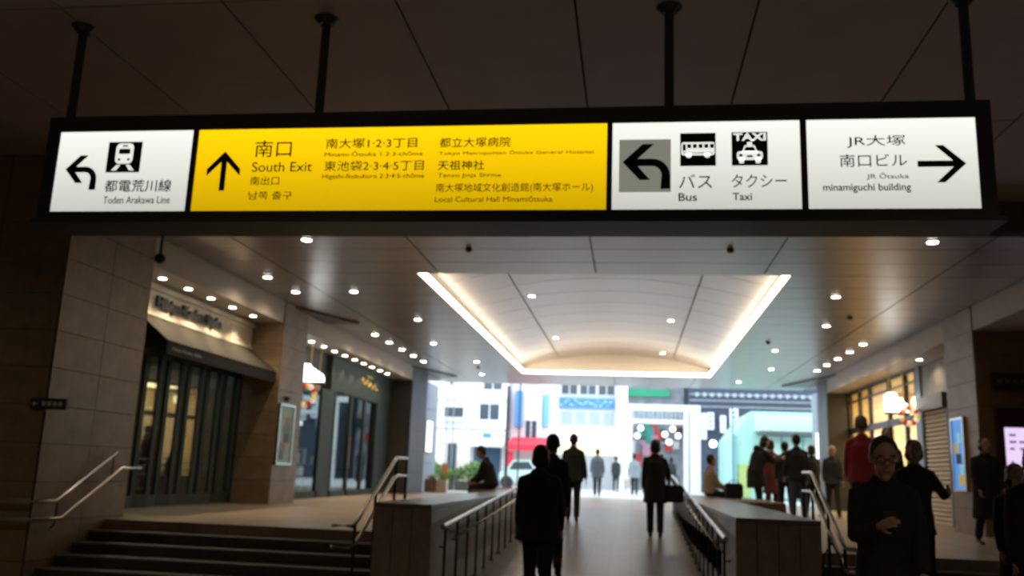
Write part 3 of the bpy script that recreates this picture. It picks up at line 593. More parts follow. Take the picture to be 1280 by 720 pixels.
# dark name board and display screen beyond the pillar
t = thing('name_board', 'dark board with faint grey marks high on the right wall', 'sign', (6.75, 15.68, 3.31))
MB().box(-.83, .83, -.06, .0, -.14, .14).obj('board', mat('plate_grey', (.02, .025, .025)), t)
for k in range(12): MB().box(-.75 + k * .12, -.67 + k * .12, -.064, -.06, -.04, .04).obj('mark', mat('dim_mark', (.12, .12, .12)), t)
t = thing('display_screen', 'lit screen in a dark red frame on the right wall', 'screen', (6.75, 15.68, 1.5))
MB().box(-.82, .82, -.12, 0, -.7, 1.37).obj('frame', mat('dark_red_frame', (.05, .008, .012), .4), t)
scr = MB().box(-.72, .72, -.135, -.12, .30, 1.05).obj('screen', mat('screen_glow', (.8, .7, .9), .3, emit=(.86, .70, 1.0), es=.95), t)
sk = mat('screen_ink', (.2, .1, .25), .5, emit=(.35, .25, .45), es=.5)
rd = random.Random(5)
for r_ in range(6):
    for c in range(9):
        if rd.random() < .75: MB().box(-.66 + c * .15, -.66 + c * .15 + .05 + .07 * rd.random(), -.138, -.135, .36 + r_ * .11, .40 + r_ * .11).obj('screen_mark', sk, scr)

# ================================================================== OUTSIDE
def facade(label, x0, x1, y, z1, m, depth=8):
    t = thing('building', label, 'building', ((x0 + x1) / 2, y, ZU)); L = -Vector(t.location)
    LL(box('facade', m, x0, x1, y, y + depth, ZU, z1, t), L); return t, L
def window(t, L, x0, x1, z0, z1, y, m=None, nx=2):
    f = MB(); e = .06
    for b in ((x0, x1, z0, z0 + e), (x0, x1, z1 - e, z1), (x0, x0 + e, z0 + e, z1 - e), (x1 - e, x1, z0 + e, z1 - e)): f.box(b[0], b[1], y - .06, y, b[2], b[3])
    for k in range(1, nx): xm = x0 + (x1 - x0) * k / nx; f.box(xm - .025, xm + .025, y - .05, y, z0 + e, z1 - e)
    fr = LL(f.obj('window', white_f, t), L); box('pane', m or win_m, x0 + e, x1 - e, y - .03, y - .005, z0 + e, z1 - e, fr)
t, L = facade('white building across the street with a beige ground floor, far left', -14, -6.15, 44, 11, white_f)
for x0, x1, z0, z1 in ((-10.25, -9.75, 4.0, 4.68), (-9.4, -8.3, 4.08, 4.70), (-7.45, -6.4, 5.5, 6.5), (-7.6, -6.5, 4.0, 4.9), (-12.6, -11.2, 4.1, 4.7), (-10.3, -8.4, 6.0, 7.2), (-13.4, -11, 6.0, 7.2), (-10.3, -8.4, 8.0, 9.2), (-7.6, -6.5, 8, 9.2)): window(t, L, x0, x1, z0, z1, 44)
pw = mat('pale_window', (.45, .55, .62), .2)
for k in range(2): LL(box('louver', grey_f, -9.4, -8.3, 43.92, 44, 3.80 + k * .1, 3.86 + k * .1, t), L)
for z in (3.62, 5.05): LL(box('ledge', white_f, -14, -6.15, 43.7, 44, z, z + .12, t), L)
LL(box('ground_wall', beige_f, -12.0, -7.9, 43.85, 44, ZU, 3.6, t), L); LL(box('doorway', win_m, -9.05, -8.6, 43.8, 43.86, ZU, 2.85, t), L); LL(box('doorway', win_m, -10.8, -10.0, 43.8, 43.86, ZU, 3.4, t), L)
LL(box('canopy', white_f, -7.85, -6.15, 42.9, 44, 2.72, 3.42, t), L); LL(box('name_plate', blue_f, -7.14, -6.75, 42.86, 42.9, 3.14, 3.36, t), L); LL(box('entrance', mat('blue_dark', (.04, .09, .15), .3), -7.75, -6.4, 43.9, 44, ZU, 2.72, t), L)
t, L = facade('pale narrow building with red awning and blue upright boards across the street', -6.1, -4.6 + .05, 45, 12, mat('pink_facade', (.76, .72, .74), .7), 3.5)
LL(box('upright_board', blue_f, -5.85, -5.5, 44.6, 45, 3.8, 5.6, t), L)
for z in (3.2, 5.9, 8.0): window(t, L, -5.4, -4.7, z, z + 1.0, 45)
t, L = facade('white building with a thin blue board beside the striped station front', -4.55, -4.15, 45.5, 12, white_f, 3)
LL(box('upright_board', mat('light_blue_board', (.2, .5, .75), .5), -4.5, -4.2, 45.3, 45.5, 3.9, 5.5, t), L)
t = thing('awning', 'red awning of the shop across the street', 'awning', (-4.9, 43, 2.8)); L = -Vector(t.location)
LL(MB().prism([(-5.95, 42.6, 2.56), (-5.95, 42.6, 2.86), (-5.95, 45.0, 3.30), (-5.95, 45.0, 3.0)], (2.05, 0, 0)).obj('canvas', red_f, t), L)
tag(box('red_banner', red_f, -5.92, -5.65, 42.9, 42.98, ZU, 2.5), 'upright red banner under the red awning', 'banner')
# station hall front with patterned blue band
t, L = facade('white station building with patterned blue band and lit ground floor', -4.1, -.38, 50, 12, white_f)
for k in range(3): window(t, L, -4.0 + k * 1.04, -3.0 + k * 1.04, 5.9, 6.9, 50, nx=2)
for k in range(4): window(t, L, -4.0 + k * .78, -3.26 + k * .78, 4.2, 5.05, 50, pw, 1)
bn = LL(box('banner', blue_f, -4.05, -.95, 49.8, 49.9, 5.2, 5.75, t), L); bm_ = mat('banner_white', (.75, .85, .9), .5); b2 = mat('banner_light', (.25, .6, .85), .5)
for k in range(22):
    MB().ell((-3.95 + k * .138, 49.79, 5.32 + .3 * rd.random()), (.07, .02, .05), 8, 5).obj('banner_spot', (bm_, b2)[k % 2], bn)
lit = mat('lit_shop_window', (.9, .88, .8), .4, emit=(1, .97, .85), es=1.0); lit2 = mat('lit_shop_warm', (.9, .7, .4), .4, emit=(1, .8, .45), es=.9)
LL(box('shop_window', lit, -4.05, -.95, 49.9, 50, 3.2, 3.9, t), L); LL(box('shop_window', lit2, -4.05, -.95, 49.9, 50, 2.65, 3.12, t), L)
for z in (3.9, 3.12, 3.55): LL(box('window_bar', grey_f, -4.05, -.95, 49.85, 49.9, z, z + .06, t), L)
LL(box('counter_front', grey_f, -4.05, -.95, 49.9, 50, ZU, 2.6, t), L)
for a in (-4.56, -.86): LL(box('column', white_f, a, a + .48, 49.2, 49.7, ZU, 7.5, t), L)
t, L = facade('grey building with green name band behind the white portal', -.3, 3.2, 56, 12, mat('dim_facade', (.35, .38, .42), .7, var=.3, scale=1.5))
LL(box('green_band', mat('green_board', (.05, .5, .28), .5), -.25, 2.3, 55.8, 56, 6.45, 6.9, t), L)
for k in range(6): window(t, L, -.2 + k * .56, .25 + k * .56, 4.9, 5.7, 56, pw, 1)
cc = [mat('shopboard_%s' % n_, c, .5) for n_, c in (('red', (.6, .05, .05)), ('teal', (.05, .35, .32)), ('dark', (.04, .05, .07)), ('pinkish', (.6, .3, .38)), ('greenish', (.06, .3, .15)), ('paleboard', (.7, .72, .72)))]
for k in range(26):
    x = -.1 + rd.random() * 2.7; z = 1.2 + rd.random() * 3.3; LL(box('shop_board', cc[k % 6], x, x + .2 + .35 * rd.random(), 55.5 + .01 * k, 55.6 + .01 * k, z, z + .25 + .7 * rd.random(), t), L)
# white portal
t = thing('portal_frame', 'white steel portal frame standing on the plaza', 'portal', (1.2, 42, ZU)); L = -Vector(t.location)
for b in ((-.66, 3.12, 4.60, 4.87), (.03, 2.38, 4.0, 4.17)): LL(box('beam', white_f, b[0], b[1], 41.9, 42.2, b[2], b[3], t), L)
for a, b in ((-.2, .02), (2.38, 2.58), (2.65, 3.12)): LL(box('leg', white_f, a, b, 41.9, 42.25, ZU, 4.6, t), L)
for k, (px, z) in enumerate(((.4, 3.75), (.25, 3.4), (1.5, 3.5), (1.85, 3.75), (2.1, 3.45), (1.7, 3.15))):
    g = thing('globe_lamp', 'round white globe lamp hung in the white portal, %s from the left' % ORD[(1, 0, 2, 4, 5, 3)[k]], 'lamp', (px, 41.6 + .02 * k, z), 0, 'globe lamps in the portal')
    MB().ell((0, 0, 0), (.13,) * 3).obj('globe', lampglobe, g, True); MB().chain([(0, 0, .12), (0, .3, 4.02 - z)], .01, 6).obj('cord', dsteel, g)
# navy building with upright signs
t, L = facade('dark navy building with white upright signs behind the mint pavilion', 3.25, 16, 52, 12, navy)
for x0, x1, z0, z1 in ((4.2, 4.57, 4.3, 5.25), (4.92, 5.23, 4.15, 5.1), (5.45, 5.9, 4.55, 5.5), (3.88, 4.16, 3.75, 5.2)):
    LL(box('upright_sign', white_f, x0, x1, 51.3, 51.5, z0, z1, t), L)
    for k in range(3): LL(box('sign_mark', blue_f, x0 + .1, x1 - .1, 51.28, 51.3, z0 + .12 + k * .27, z0 + .26 + k * .27, t), L)
for k in range(16): LL(box('window_light', pw, 3.6 + k * .42, 3.78 + k * .42, 51.95, 52, 6.2, 6.4, t), L)
for k in range(3): LL(box('ledge', grey_f, 3.25, 16, 51.9, 52, 5.6 + k * .35, 5.64 + k * .35, t), L)
for k, x in enumerate((4.22, 4.71)):
    g = thing('street_globe', 'large white round lamp before the navy building, %s' % ('left', 'right')[k], 'lamp', (x, 48, ZU)); MB().ell((0, 0, 2.58), (.2,) * 3).obj('globe', lampglobe, g, True); MB().chain([(0, 0, 0), (0, 0, 2.4)], .04, 8).obj('pole', dsteel, g)
# mint pavilion
t = thing('mint_pavilion', 'pale mint green glass pavilion on the plaza at the right', 'pavilion', (7, 38, ZU)); L = -Vector(t.location)
LL(MB().prism([(4.12, 38, ZU), (4.12, 38, 3.3), (4.9, 38, 4.38), (12, 38, 4.38), (12, 38, ZU)], (0, 6, 0)).obj('body', mint, t), L)
LL(box('eave', mat('eave_dark', (.10, .13, .13), .5), 5.15, 12, 37.2, 38, 3.40, 3.56, t), L); LL(box('fascia', mint_l, 5.0, 12, 37.6, 38, 3.56, 4.2, t), L)
for k in range(8):
    x = 5.25 + k * .85; LL(box('glass_panel', mint_l, x, x + .8, 37.9, 37.99, ZU + .1, 3.38, t), L); LL(box('mullion', mat('mint_frame', (.25, .5, .45), .4), x + .8, x + .85, 37.86, 38, ZU, 3.4, t), L)
LL(box('corner_post', mat('mint_frame', (.25, .5, .45)), 4.12, 4.3, 37.9, 38, ZU, 3.4, t), L)
LL(box('green_panel', mat('lime_panel', (.45, .6, .2), .5), 4.35, 4.8, 37.9, 37.99, ZU + .1, 2.2, t), L)
tag(MB().chain([(3.92, 36, ZU), (3.92, 36, 4.4)], .03, 8).obj('thin_pole', mat('blue_pole', (.08, .16, .35), .4)), 'thin blue pole at the left edge of the mint pavilion', 'pole')
# poles, clock
tag(MB().chain([(-5.29, 38, ZU), (-5.29, 38, 5.2)], .07, 10).obj('street_pole', dsteel), 'thick dark street pole at the left of the red awning', 'pole')
tag(MB().chain([(-4.78, 38, ZU), (-4.78, 38, 6.3)], .035, 10).obj('street_pole', dsteel), 'thin dark pole before the red awning', 'pole')
g = thing('street_clock', 'round pale street clock on two thin poles before the white building', 'clock', (-7.39, 36, ZU))
MB().chain([(0, -.05, 4.25), (0, .05, 4.25)], .36, 28).obj('clock_face', mat('clock_white', (.75, .78, .8), .4), g)
MB().chain([(.0, -.07, 4.25), (0, -.05, 4.25)], .05, 12).obj('hub', black, g)
for s in (-.14, .14): MB().chain([(s, 0, 0), (s, 0, 4.0)], .025, 8).obj('pole', mat('pole_grey', (.3, .32, .34), .4, .5), g)
# hedge planter with glass fence, pots, orange notice
t = thing('hedge_planter', 'long planter of mixed green shrubs behind a glass fence', 'hedge', (-7.5, 33.8, ZU)); L = -Vector(t.location)
LL(box('planter_box', stone_d, -11, -5.4, 33.4, 34.6, ZU, 1.15, t), L)
for nm, mm, seed in (('foliage', leaf, 1), ('foliage', leaf2, 2)):
    m_ = MB(); q = random.Random(seed)
    for k in range(2600):
        x = q.uniform(-10.9, -5.5); y = q.uniform(33.45, 34.5); z = 1.15 + q.random() ** .8 * (.55 + .18 * math.sin(x * 3))
        d = Vector((q.uniform(-1, 1), q.uniform(-1, 1), q.uniform(-.3, 1))).normalized() * .10; e = d.orthogonal().normalized() * .035; p = Vector((x, y, z))
        m_.bm.faces.new([m_.bm.verts.new(v) for v in (p, p + d * .5 + e, p + d, p + d * .5 - e)])
    o = LL(m_.obj(nm, mm, t), L); o['kind'] = 'stuff'
t = thing('glass_fence', 'low glass fence with thin posts in front of the shrubs', 'fence', (-7.5, 33.1, ZU)); L = -Vector(t.location)
for k in range(5):
    x = -11 + k * 1.12; LL(box('glass_panel', cglass, x + .03, x + 1.09, 33.1, 33.11, ZU + .05, 1.85, t), L); LL(box('post', steel, x - .02, x + .02, 33.08, 33.13, ZU, 1.88, t), L)
LL(box('post', steel, -5.42, -5.38, 33.08, 33.13, ZU, 1.88, t), L)
tag(box('orange_notice', mat('orange_sign', (.65, .20, .06), .5), -7.0, -6.78, 33.03, 33.07, 1.38, 1.78), 'small orange notice fixed to the glass fence', 'sign')
for k, (x, mm, r, lb) in enumerate(((-7.05 + .35, timber, .19, 'brown square planter pot at the left exit wall'), (-6.32, mat('pot_beige', (.6, .5, .38), .7), .17, 'beige planter pot next to the brown one at the left exit'))):
    g = thing('planter_pot', lb, 'planter', (x, 30, ZU)); MB().prism([(-r, -r, 0), (r, -r, 0), (r, r, 0), (-r, r, 0)], (0, 0, .42)).obj('pot', mm, g)
    q = random.Random(k); m_ = MB()
    for j in range(50):
        a = q.random() * 6.28; p = Vector((.09 * math.cos(a), .09 * math.sin(a), .42)); d = Vector((math.cos(a) * .12, math.sin(a) * .12, .1 + .12 * q.random())); e = Vector((-math.sin(a), math.cos(a), 0)) * .02
        m_.bm.faces.new([m_.bm.verts.new(v) for v in (p - e, p + d, p + e)])
    m_.obj('leaves', leaf, g)
# lit white wall panels at the exit
for x, s, lb in ((SL + .02, 1, 'tall white light panel on the left exit wall'), (SR - .02, -1, 'tall white light panel on the right exit wall')):
    g = thing('light_panel', lb, 'light panel', (x + .01 * s, 31, 2.1)); X = sorted((0, .08 * s)); MB().box(X[0], X[1], -.45, .45, 0, 1.15).obj('case', steel, g)
    X = sorted((.08 * s, .1 * s)); MB().box(X[0], X[1], -.4, .4, .05, 1.1).obj('light_face', mat('panel_glow', (.9, .95, 1), .4, emit=(.85, .93, 1), es=1.6), g)
# parked van at the kerb
g = thing('parked_car', 'small pale parked car beneath the red awning across the street', 'car', (-5.0, 40.6, ZU))
m_ = MB().prism([(-.95, 0, .3), (-.95, 0, .75), (-.6, 0, .85), (-.35, 0, 1.3), (.45, 0, 1.32), (.75, 0, .9), (.95, 0, .8), (.95, 0, .3)], (0, 1.6, 0)); m_.obj('car_body', mat('car_mint', (.55, .72, .66), .3, coat=.5), g, bevel=.04)
MB().prism([(-.5, -.01, .86), (-.3, -.01, 1.22), (.4, -.01, 1.24), (.62, -.01, .9)], (0, .02, 0)).obj('side_window', win_m, g)
for s in (-.6, .6): MB().chain([(s, -.02, .3), (s, .2, .3)], .29, 18).obj('wheel', black, g)

# ================================================================== PEOPLE
skin = mat('skin', (.42, .25, .18), .5); lips = mat('lips', (.32, .12, .10), .5); eyew = mat('eye_white', (.7, .68, .65), .3); iris = mat('iris_dark', (.02, .012, .01), .2)
hair_b = mat('hair_black', (.010, .009, .009), .55); shoe_m = mat('shoe_black', (.012, .012, .012), .4)
CL = lambda n_, c: mat('cloth_' + n_, c, .85, var=.12, scale=40)
def remesh(m_, name, vox, material, parent, sm=3):
    me = m_.mesh(name); o = bpy.data.objects.new('tmp', me); COL.objects.link(o)
    r = o.modifiers.new('r', 'REMESH'); r.mode = 'VOXEL'; r.voxel_size = vox; s = o.modifiers.new('s', 'SMOOTH'); s.iterations = sm; s.factor = .5
    bpy.context.view_layer.update()
    n_ = bpy.data.meshes.new_from_object(o.evaluated_get(bpy.context.evaluated_depsgraph_get())); bpy.data.objects.remove(o); bpy.data.meshes.remove(me)
    n_.materials.clear(); n_.materials.append(material)
    for p in n_.polygons: p.use_smooth = True
    n_.name = name; return put(name, n_, parent)
def person(label, loc, rz_, H, coat, trousers, hem=.84, legs=((.25, .05), (-.2, .25)), arms=((.1, .1, .25, .05), (-.1, .1, .25, .05)), lean=.03,
           head=(0, 0), hair='short', hairm=None, face=False, sit=False, bulk=1.0, near=False, collar=True, glasses=False, hood=False, shoes=None, scarf=None):
    """facing local +Y; arms: (pitch, abduct, elbow, inward); legs: (hip, knee flex)"""
    s = H / 1.735; t = thing('person', label, 'person', loc, rz_)
    V = Vector; d = lambda a: V((0, math.sin(a), -math.cos(a)))
    TH, SH = .43, .42
    if sit: pz = .11
    else: pz = .085 + max(TH * math.cos(a) + SH * math.cos(a - k) for a, k in legs) + .03
    P = V((0, 0, pz)); up = V((0, math.sin(lean), math.cos(lean))); X = V((1, 0, 0)); fw = V((0, math.cos(lean), -math.sin(lean)))
    J = lambda x, z, y=0: P + X * x + up * z + fw * y
    LG = []
    for sd, (a, k) in zip((-1, 1), legs):
        h = P + V((sd * .09, 0, -.03)); kn = h + d(a) * TH; an = kn + d(a - k) * SH; LG.append((h, kn, an, a - k))
    AR = []
    for sd, (p, b, e, w_) in zip((-1, 1), arms):
        sh = J(sd * .165 * (1 + .12 * (bulk - 1)), .452); u = V((sd * math.sin(b), math.sin(p + lean) * math.cos(b), -math.cos(p + lean) * math.cos(b))); el = sh + u * .285
        q = p + e; f_ = V((sd * math.sin(b) * .5 - sd * math.sin(w_), math.sin(q + lean), -math.cos(q + lean))).normalized(); wr = el + f_ * .25; AR.append((sh, el, wr, f_, sd))
    hp, hy = head; nk = J(0, .53, .01); HM = Matrix.Rotation(hy, 3, 'Z') @ Matrix.Rotation(-(lean * .3 + hp), 3, 'X') * 1.13; hc = nk + HM @ V((0, .02, .155))
    HP = lambda x, y, z: hc + HM @ V((x, y, z))
    vx_ = .0065 if near else .0095
    b = MB()
    b.chain([J(0, -.02), J(0, .12), J(0, .30), J(0, .42), J(0, .50)], [(.13, .085), (.11, .075), (.13, .085), (.145, .08), (.07, .055)], 14)
    b.chain([J(0, .46), nk, nk + (hc - nk) * .6], [.058, .052, .050], 12)
    b.ell(HP(0, -.005, .02), (.075, .094, .098), 18, 12, HM); b.ell(HP(0, .018, -.055), (.056, .068, .058), 14, 10, HM)      # cranium, jaw
    b.chain([HP(0, .085, .022), HP(0, .104, -.012), HP(0, .092, -.028)], [.010, .016, .014], 8); b.ell(HP(0, .075, -.10), (.022, .018, .016), 8, 6, HM)
    for sd in (-1, 1): b.ell(HP(sd * .078, -.005, 0), (.012, .022, .033), 8, 6, HM); b.ell(HP(sd * .032, .078, .034), (.026, .014, .008), 8, 6, HM)
    for h, kn, an, sa in LG: b.chain([h, (h + kn) / 2, kn, (kn + an) / 2, an, an - V((0, 0, .03))], [.07, .06, .048, .044, .032, .03], 10)
    hands = []
    for sh, el, wr, f_, sd in AR:
        b.chain([J(sd * .08, .46), sh, (sh + el) / 2, el, (el + wr) / 2, wr, wr + f_ * .03], [.05, .045, .04, .035, .031, .026, .026], 10)
        # hand: palm, four fingers curled, thumb from the side of the palm
        side = f_.cross(V((sd, 0, 0))).normalized(); nrm = V((sd, 0, 0)); nrm = (nrm - f_ * nrm.dot(f_)).normalized(); side = f_.cross(nrm).normalized()  # side: across the palm
        if side.y < 0: side = -side
        pm = wr + f_ * .055; b.chain([wr + f_ * .01, pm, wr + f_ * .095], [(.027, .016), (.040, .015), (.038, .013)], 10, ref=side)
        inn = -nrm
        for k, (o_, ln) in enumerate(((.030, .062), (.010, .070), (-.010, .066), (-.030, .052))):
            a0 = wr + f_ * .09 + side * o_; a1 = a0 + f_ * ln * .5 + inn * .006; a2 = a1 + f_ * ln * .35 + inn * .018; a3 = a2 + f_ * ln * .15 + inn * .02
            b.chain([a0, a1, a2, a3], [.0085, .008, .0075, .006], 7)
        b.chain([wr + f_ * .035 + side * .03, wr + f_ * .06 + side * .055 + inn * .008, wr + f_ * .09 + side * .062 + inn * .018], [.012, .0095, .008], 7)
        hands.append(wr + f_ * .09 + inn * .02)
    sc = lambda m_: bmesh.ops.scale(m_.bm, vec=(s, s, s), verts=m_.bm.verts[:])
    sc(b); remesh(b, 'body', vx_, skin, t, 2)
    # coat
    c = MB(); hb = bulk; low = hem - pz if not sit else -.02
    pts = [J(0, .53, .005), J(0, .48), J(0, .40), J(0, .28), J(0, .12), J(0, 0.0)]; rr_ = [(.075, .065), (.105, .085), (.165 * hb, .118 * hb), (.178 * hb, .122 * hb), (.168 * hb, .118 * hb), (.18 * hb, .128 * hb)]
    my = (LG[0][0].y + LG[1][0].y + LG[0][1].y + LG[1][1].y) / 4
    if low < -.03: pts += [V((0, my * .5, pz + low * .5)), V((0, my, pz + low))]; rr_ += [(.19 * hb, .145 * hb), (.21 * hb, .16 * hb)]
    else: pts += [J(0, -.05)]; rr_ += [(.175 * hb, .125 * hb)]
    c.chain(pts, rr_, 20)
    for sh, el, wr, f_, sd in AR:
        c.chain([J(sd * .05, .505), (J(sd * .05, .505) + sh) / 2, sh, (sh + el) / 2, el, (el + wr) / 2, wr + f_ * .005], [.045, .054, .060 * hb, .060 * hb, .056 * hb, .05 * hb, .042], 12)
    if collar: c.chain([J(0, .49, -.01), J(0, .58, -.005)], [(.088, .082), (.078, .075)], 14)
    if hood: c.ell(J(0, .50, -.10), (.12, .07, .09), 12, 8)
    sc(c); remesh(c, 'coat', .014 if near else .017, coat, t, 4)
    # trousers
    c = MB(); c.chain([J(0, .08), P + V((0, 0, 0)), P + V((0, 0, -.08))], [(.14, .10), (.165, .118), (.13, .10)], 16)
    for h, kn, an, sa in LG:
        c.chain([h + V((0, 0, .02)), (h * .6 + kn * .4), kn, (kn * .5 + an * .5), an + V((0, 0, .0))], [.100, .092, .074, .068, .062], 12)
    sc(c); remesh(c, 'trousers', .014, trousers, t, 3)
    for h, kn, an, sa in LG:
        c = MB(); tilt = max(-.5, min(.5, -sa * .6)) if not sit else 0; F = V((0, math.cos(tilt), -math.sin(tilt))); dn = V((0, 0, -.05))
        a = an + dn
        c.chain([a - F * .07, a - F * .03, a + F * .06, a + F * .14, a + F * .18], [(.03, .026), (.038, .034), (.042, .03), (.042, .024), (.028, .016)], 12); c.chain([an + V((0, 0, .03)), an + dn], [.042, .04], 10)
        sc(c); c.obj('shoe', shoes or shoe_m, t, True)
    # hair
    hm_ = hairm or hair_b
    if hair != 'bald':
        c = MB(); c.ell(HP(0, -.022, .035), (.085, .092, .098), 18, 12, HM)
        if hair == 'long': c.ell(HP(0, -.05, -.06), (.085, .06, .11), 14, 10, HM); c.ell(HP(0, -.055, -.13), (.075, .045, .07), 12, 8, HM)
        if hair == 'bob': c.ell(HP(0, -.03, -.035), (.095, .075, .075), 14, 10, HM)
        if hair == 'short': c.ell(HP(0, -.045, -.02), (.072, .055, .06), 12, 8, HM)
        if hair == 'hat': c.chain([HP(0, -.01, .03), HP(0, -.01, .10), HP(0, -.01, .14)], [(.095, .11), (.088, .10), (.05, .06)], 18)
        sc(c); remesh(c, 'hat' if hair == 'hat' else 'hair', .012, hm_, t, 3)
    if face:
        for sd in (-1, 1):
            c = MB(); c.ell(HP(sd * .032, .082, .015), (.011, .006, .0045), 10, 6, HM); sc(c); e_ = c.obj('eye', eyew, t, True)
            c = MB(); c.ell(HP(sd * .032, .0865, .015), (.0055, .003, .0045), 8, 6, HM); sc(c); c.obj('iris', iris, e_, True)
            c = MB(); c.ell(HP(sd * .034, .088, .040), (.020, .006, .004), 8, 5, HM); sc(c); c.obj('eyebrow', hm_, t, True)
        c = MB(); c.ell(HP(0, .082, -.060), (.024, .008, .007), 10, 6, HM); sc(c); c.obj('mouth', lips, t, True)
    if glasses:
        c = MB()
        for sd in (-1, 1):
            ring = [HP(sd * .034 + .028 * math.cos(a), .102, .015 + .015 * math.sin(a)) for a in [6.2832 * k / 16 for k in range(17)]]; c.chain(ring, .0018, 5, ref=(0, 1, 0)); c.chain([HP(sd * .06, .098, .02), HP(sd * .082, 0, .012)], .0025, 5)
        c.chain([HP(-.008, .1, .018), HP(.008, .1, .018)], .003, 5); sc(c); c.obj('glasses', black, t)
    if scarf: c = MB(); c.chain([J(0, .50, .01), J(0, .59, .01)], [(.10, .095), (.085, .082)], 14); sc(c); c.obj('scarf', scarf, t, True)
    M_ = Matrix.Translation(loc) @ Matrix.Rotation(rz_, 4, 'Z')
    return t, [M_ @ (h * s) for h in hands], M_, s
def bag(label, p, rz_, w_=.32, h_=.26, dp=.12, m_=None, strap=.22, name='handbag'):
    """bag hanging from the point p by its handle"""
    t = thing(name, label, 'bag', (p[0], p[1], p[2] - strap - h_), rz_)
    MB().box(-w_ / 2, w_ / 2, -dp / 2, dp / 2, 0, h_).obj('bag_body', m_ or CL('black', (.012, .012, .013)), t, bevel=.03)
    MB().chain([(-w_ * .3, 0, h_ - .01), (-w_ * .22, 0, h_ + strap * .7), (0, 0, h_ + strap), (w_ * .22, 0, h_ + strap * .7), (w_ * .3, 0, h_ - .01)], .009, 6).obj('handle', m_ or CL('black', (.012, .012, .013)), t, True)
blk = CL('black', (.012, .012, .013)); dk = CL('charcoal', (.028, .028, .032)); nvy = CL('navy', (.02, .028, .05)); gry = CL('grey', (.12, .14, .17)); jeans = CL('denim', (.06, .08, .12))
beige = CL('beige', (.42, .34, .25)); redc = CL('red', (.30, .025, .03)); wine = CL('wine', (.16, .03, .04)); olv = CL('olive', (.02, .03, .022)); brn = CL('brown', (.05, .03, .02))
# --- on the ramp, walking away
t_, h_, M_, s_ = person('person in a long black coat walking up the ramp holding a closed umbrella', (-.95, 9.45, rz(9.45)), .05, 1.63, blk, blk, hem=.76, bulk=1.28, near=True, hair='bob', arms=((-.05, .12, .12, .02), (.0, .16, .15, -.02)), legs=((.16, .02), (-.16, .15)), lean=.05, hood=True)
u = thing('umbrella', 'closed dark umbrella with a red band held by the person in the long black coat', 'umbrella', h_[1] + Vector((0, 0, 0)))
dn = rz(h_[1].y) - h_[1].z
MB().chain([(0, 0, .07), (.0, .03, .11), (0, .06, .09), (0, .06, .05)], .009, 6).obj('handle', brn, u, True); MB().chain([(0, 0, .08), (0, 0, dn + .01)], .005, 6).obj('shaft', steel, u)
MB().chain([(0, 0, -.02), (0, 0, -.10), (0, 0, -.35), (0, 0, dn + .05)], [.018, .032, .026, .008], 12).obj('canopy', blk, u, True); MB().chain([(0, 0, -.2), (0, 0, -.25)], [.034, .034], 12).obj('band', redc, u)
person('person in a black jacket walking just ahead of the umbrella holder, mostly hidden', (-1.02, 11.7, rz(11.7)), 0, 1.72, blk, blk, hem=.8, legs=((-.2, .2), (.2, .05)), hair='short')
person('man in dark olive jacket walking on the ramp left of centre', (-1.17, 18.3, rz(18.3)), .05, 1.66, olv, blk, hem=.80, bulk=1.1, arms=((.1, .12, .2, .0), (-.1, .22, .2, -.05)), legs=((.12, .02), (-.12, .12)), hair='short')
t_, h_, M_, s_ = person('person in a knee length black coat alone in the middle of the ramp', (.42, 16.3, rz(16.3)), 0, 1.62, blk, blk, hem=.62, bulk=1.12, arms=((.0, .12, .2, 0), (.25, .28, 1.0, .1)), legs=((.1, .02), (-.08, .1)), hair='bob')
bag('black shoulder bag at the right side of the person alone on the ramp', M_ @ Vector((.33, .02, 1.12)), .2, .34, .3, .14)
person('distant person in a dark grey coat walking out toward the plaza', (-1.25, 33.5, ZU), 0, 1.66, gry, dk, hem=.7, bulk=1.15, arms=((.2, .2, .4, 0), (-.2, .2, .3, 0)), hair='short')
person('small distant figure in dark jacket behind the grey coated one', (-.75, 44.5, ZU), 0, 1.65, dk, blk, hem=.8, bulk=1.1)
t_, h_, M_, s_ = person('distant person in pale grey jacket carrying a white bag', (.12, 37.5, ZU), 0, 1.62, CL('palegrey', (.25, .29, .32)), dk, hem=.75, bulk=1.15, arms=((.1, .2, .2, 0), (.1, .15, .3, 0)))
bag('white bag carried by the distant person in pale grey', h_[0] + Vector((-.02, 0, .02)), 0, .4, .38, .15, CL('white', (.6, .58, .52)), .12, 'shopping_bag')
person('distant person in dark coat near the portal foot', (1.7, 39.5, ZU), .3, 1.6, dk, blk, hem=.75, bulk=1.1, hair='bob')
person('distant person in blue grey jacket at the top of the ramp by the right rail', (1.1, 33.8, ZU), -.2, 1.58, nvy, dk, hem=.8, bulk=1.1)
# --- sitting on the left wall
person('person in black sitting hunched on the left low wall', (-2.72, 17.6, 1.19), PI / 2 - .2, 1.62, blk, blk, sit=True, legs=((1.45, 1.4), (1.5, 1.45)), arms=((.0, .1, .8, .5), (.0, .1, .7, .5)), lean=.30, head=(.35, .2), hair='short', bulk=1.15)
# --- sitting on the right bench
t_, h_, M_, s_ = person('person with beige jacket sitting on the right bench', (1.63, 19.6, 1.19), -PI / 2 + .3, 1.60, beige, blk, sit=True, legs=((1.45, 1.45), (1.5, 1.4)), arms=((.35, .12, .7, .3), (.35, .12, .7, .3)), lean=.06, hair='short', bulk=1.08)
bag('black bag lying on the bench beside the person in beige', (2.02, 18.5, 1.55), .2, .34, .3, .2, blk, .06)
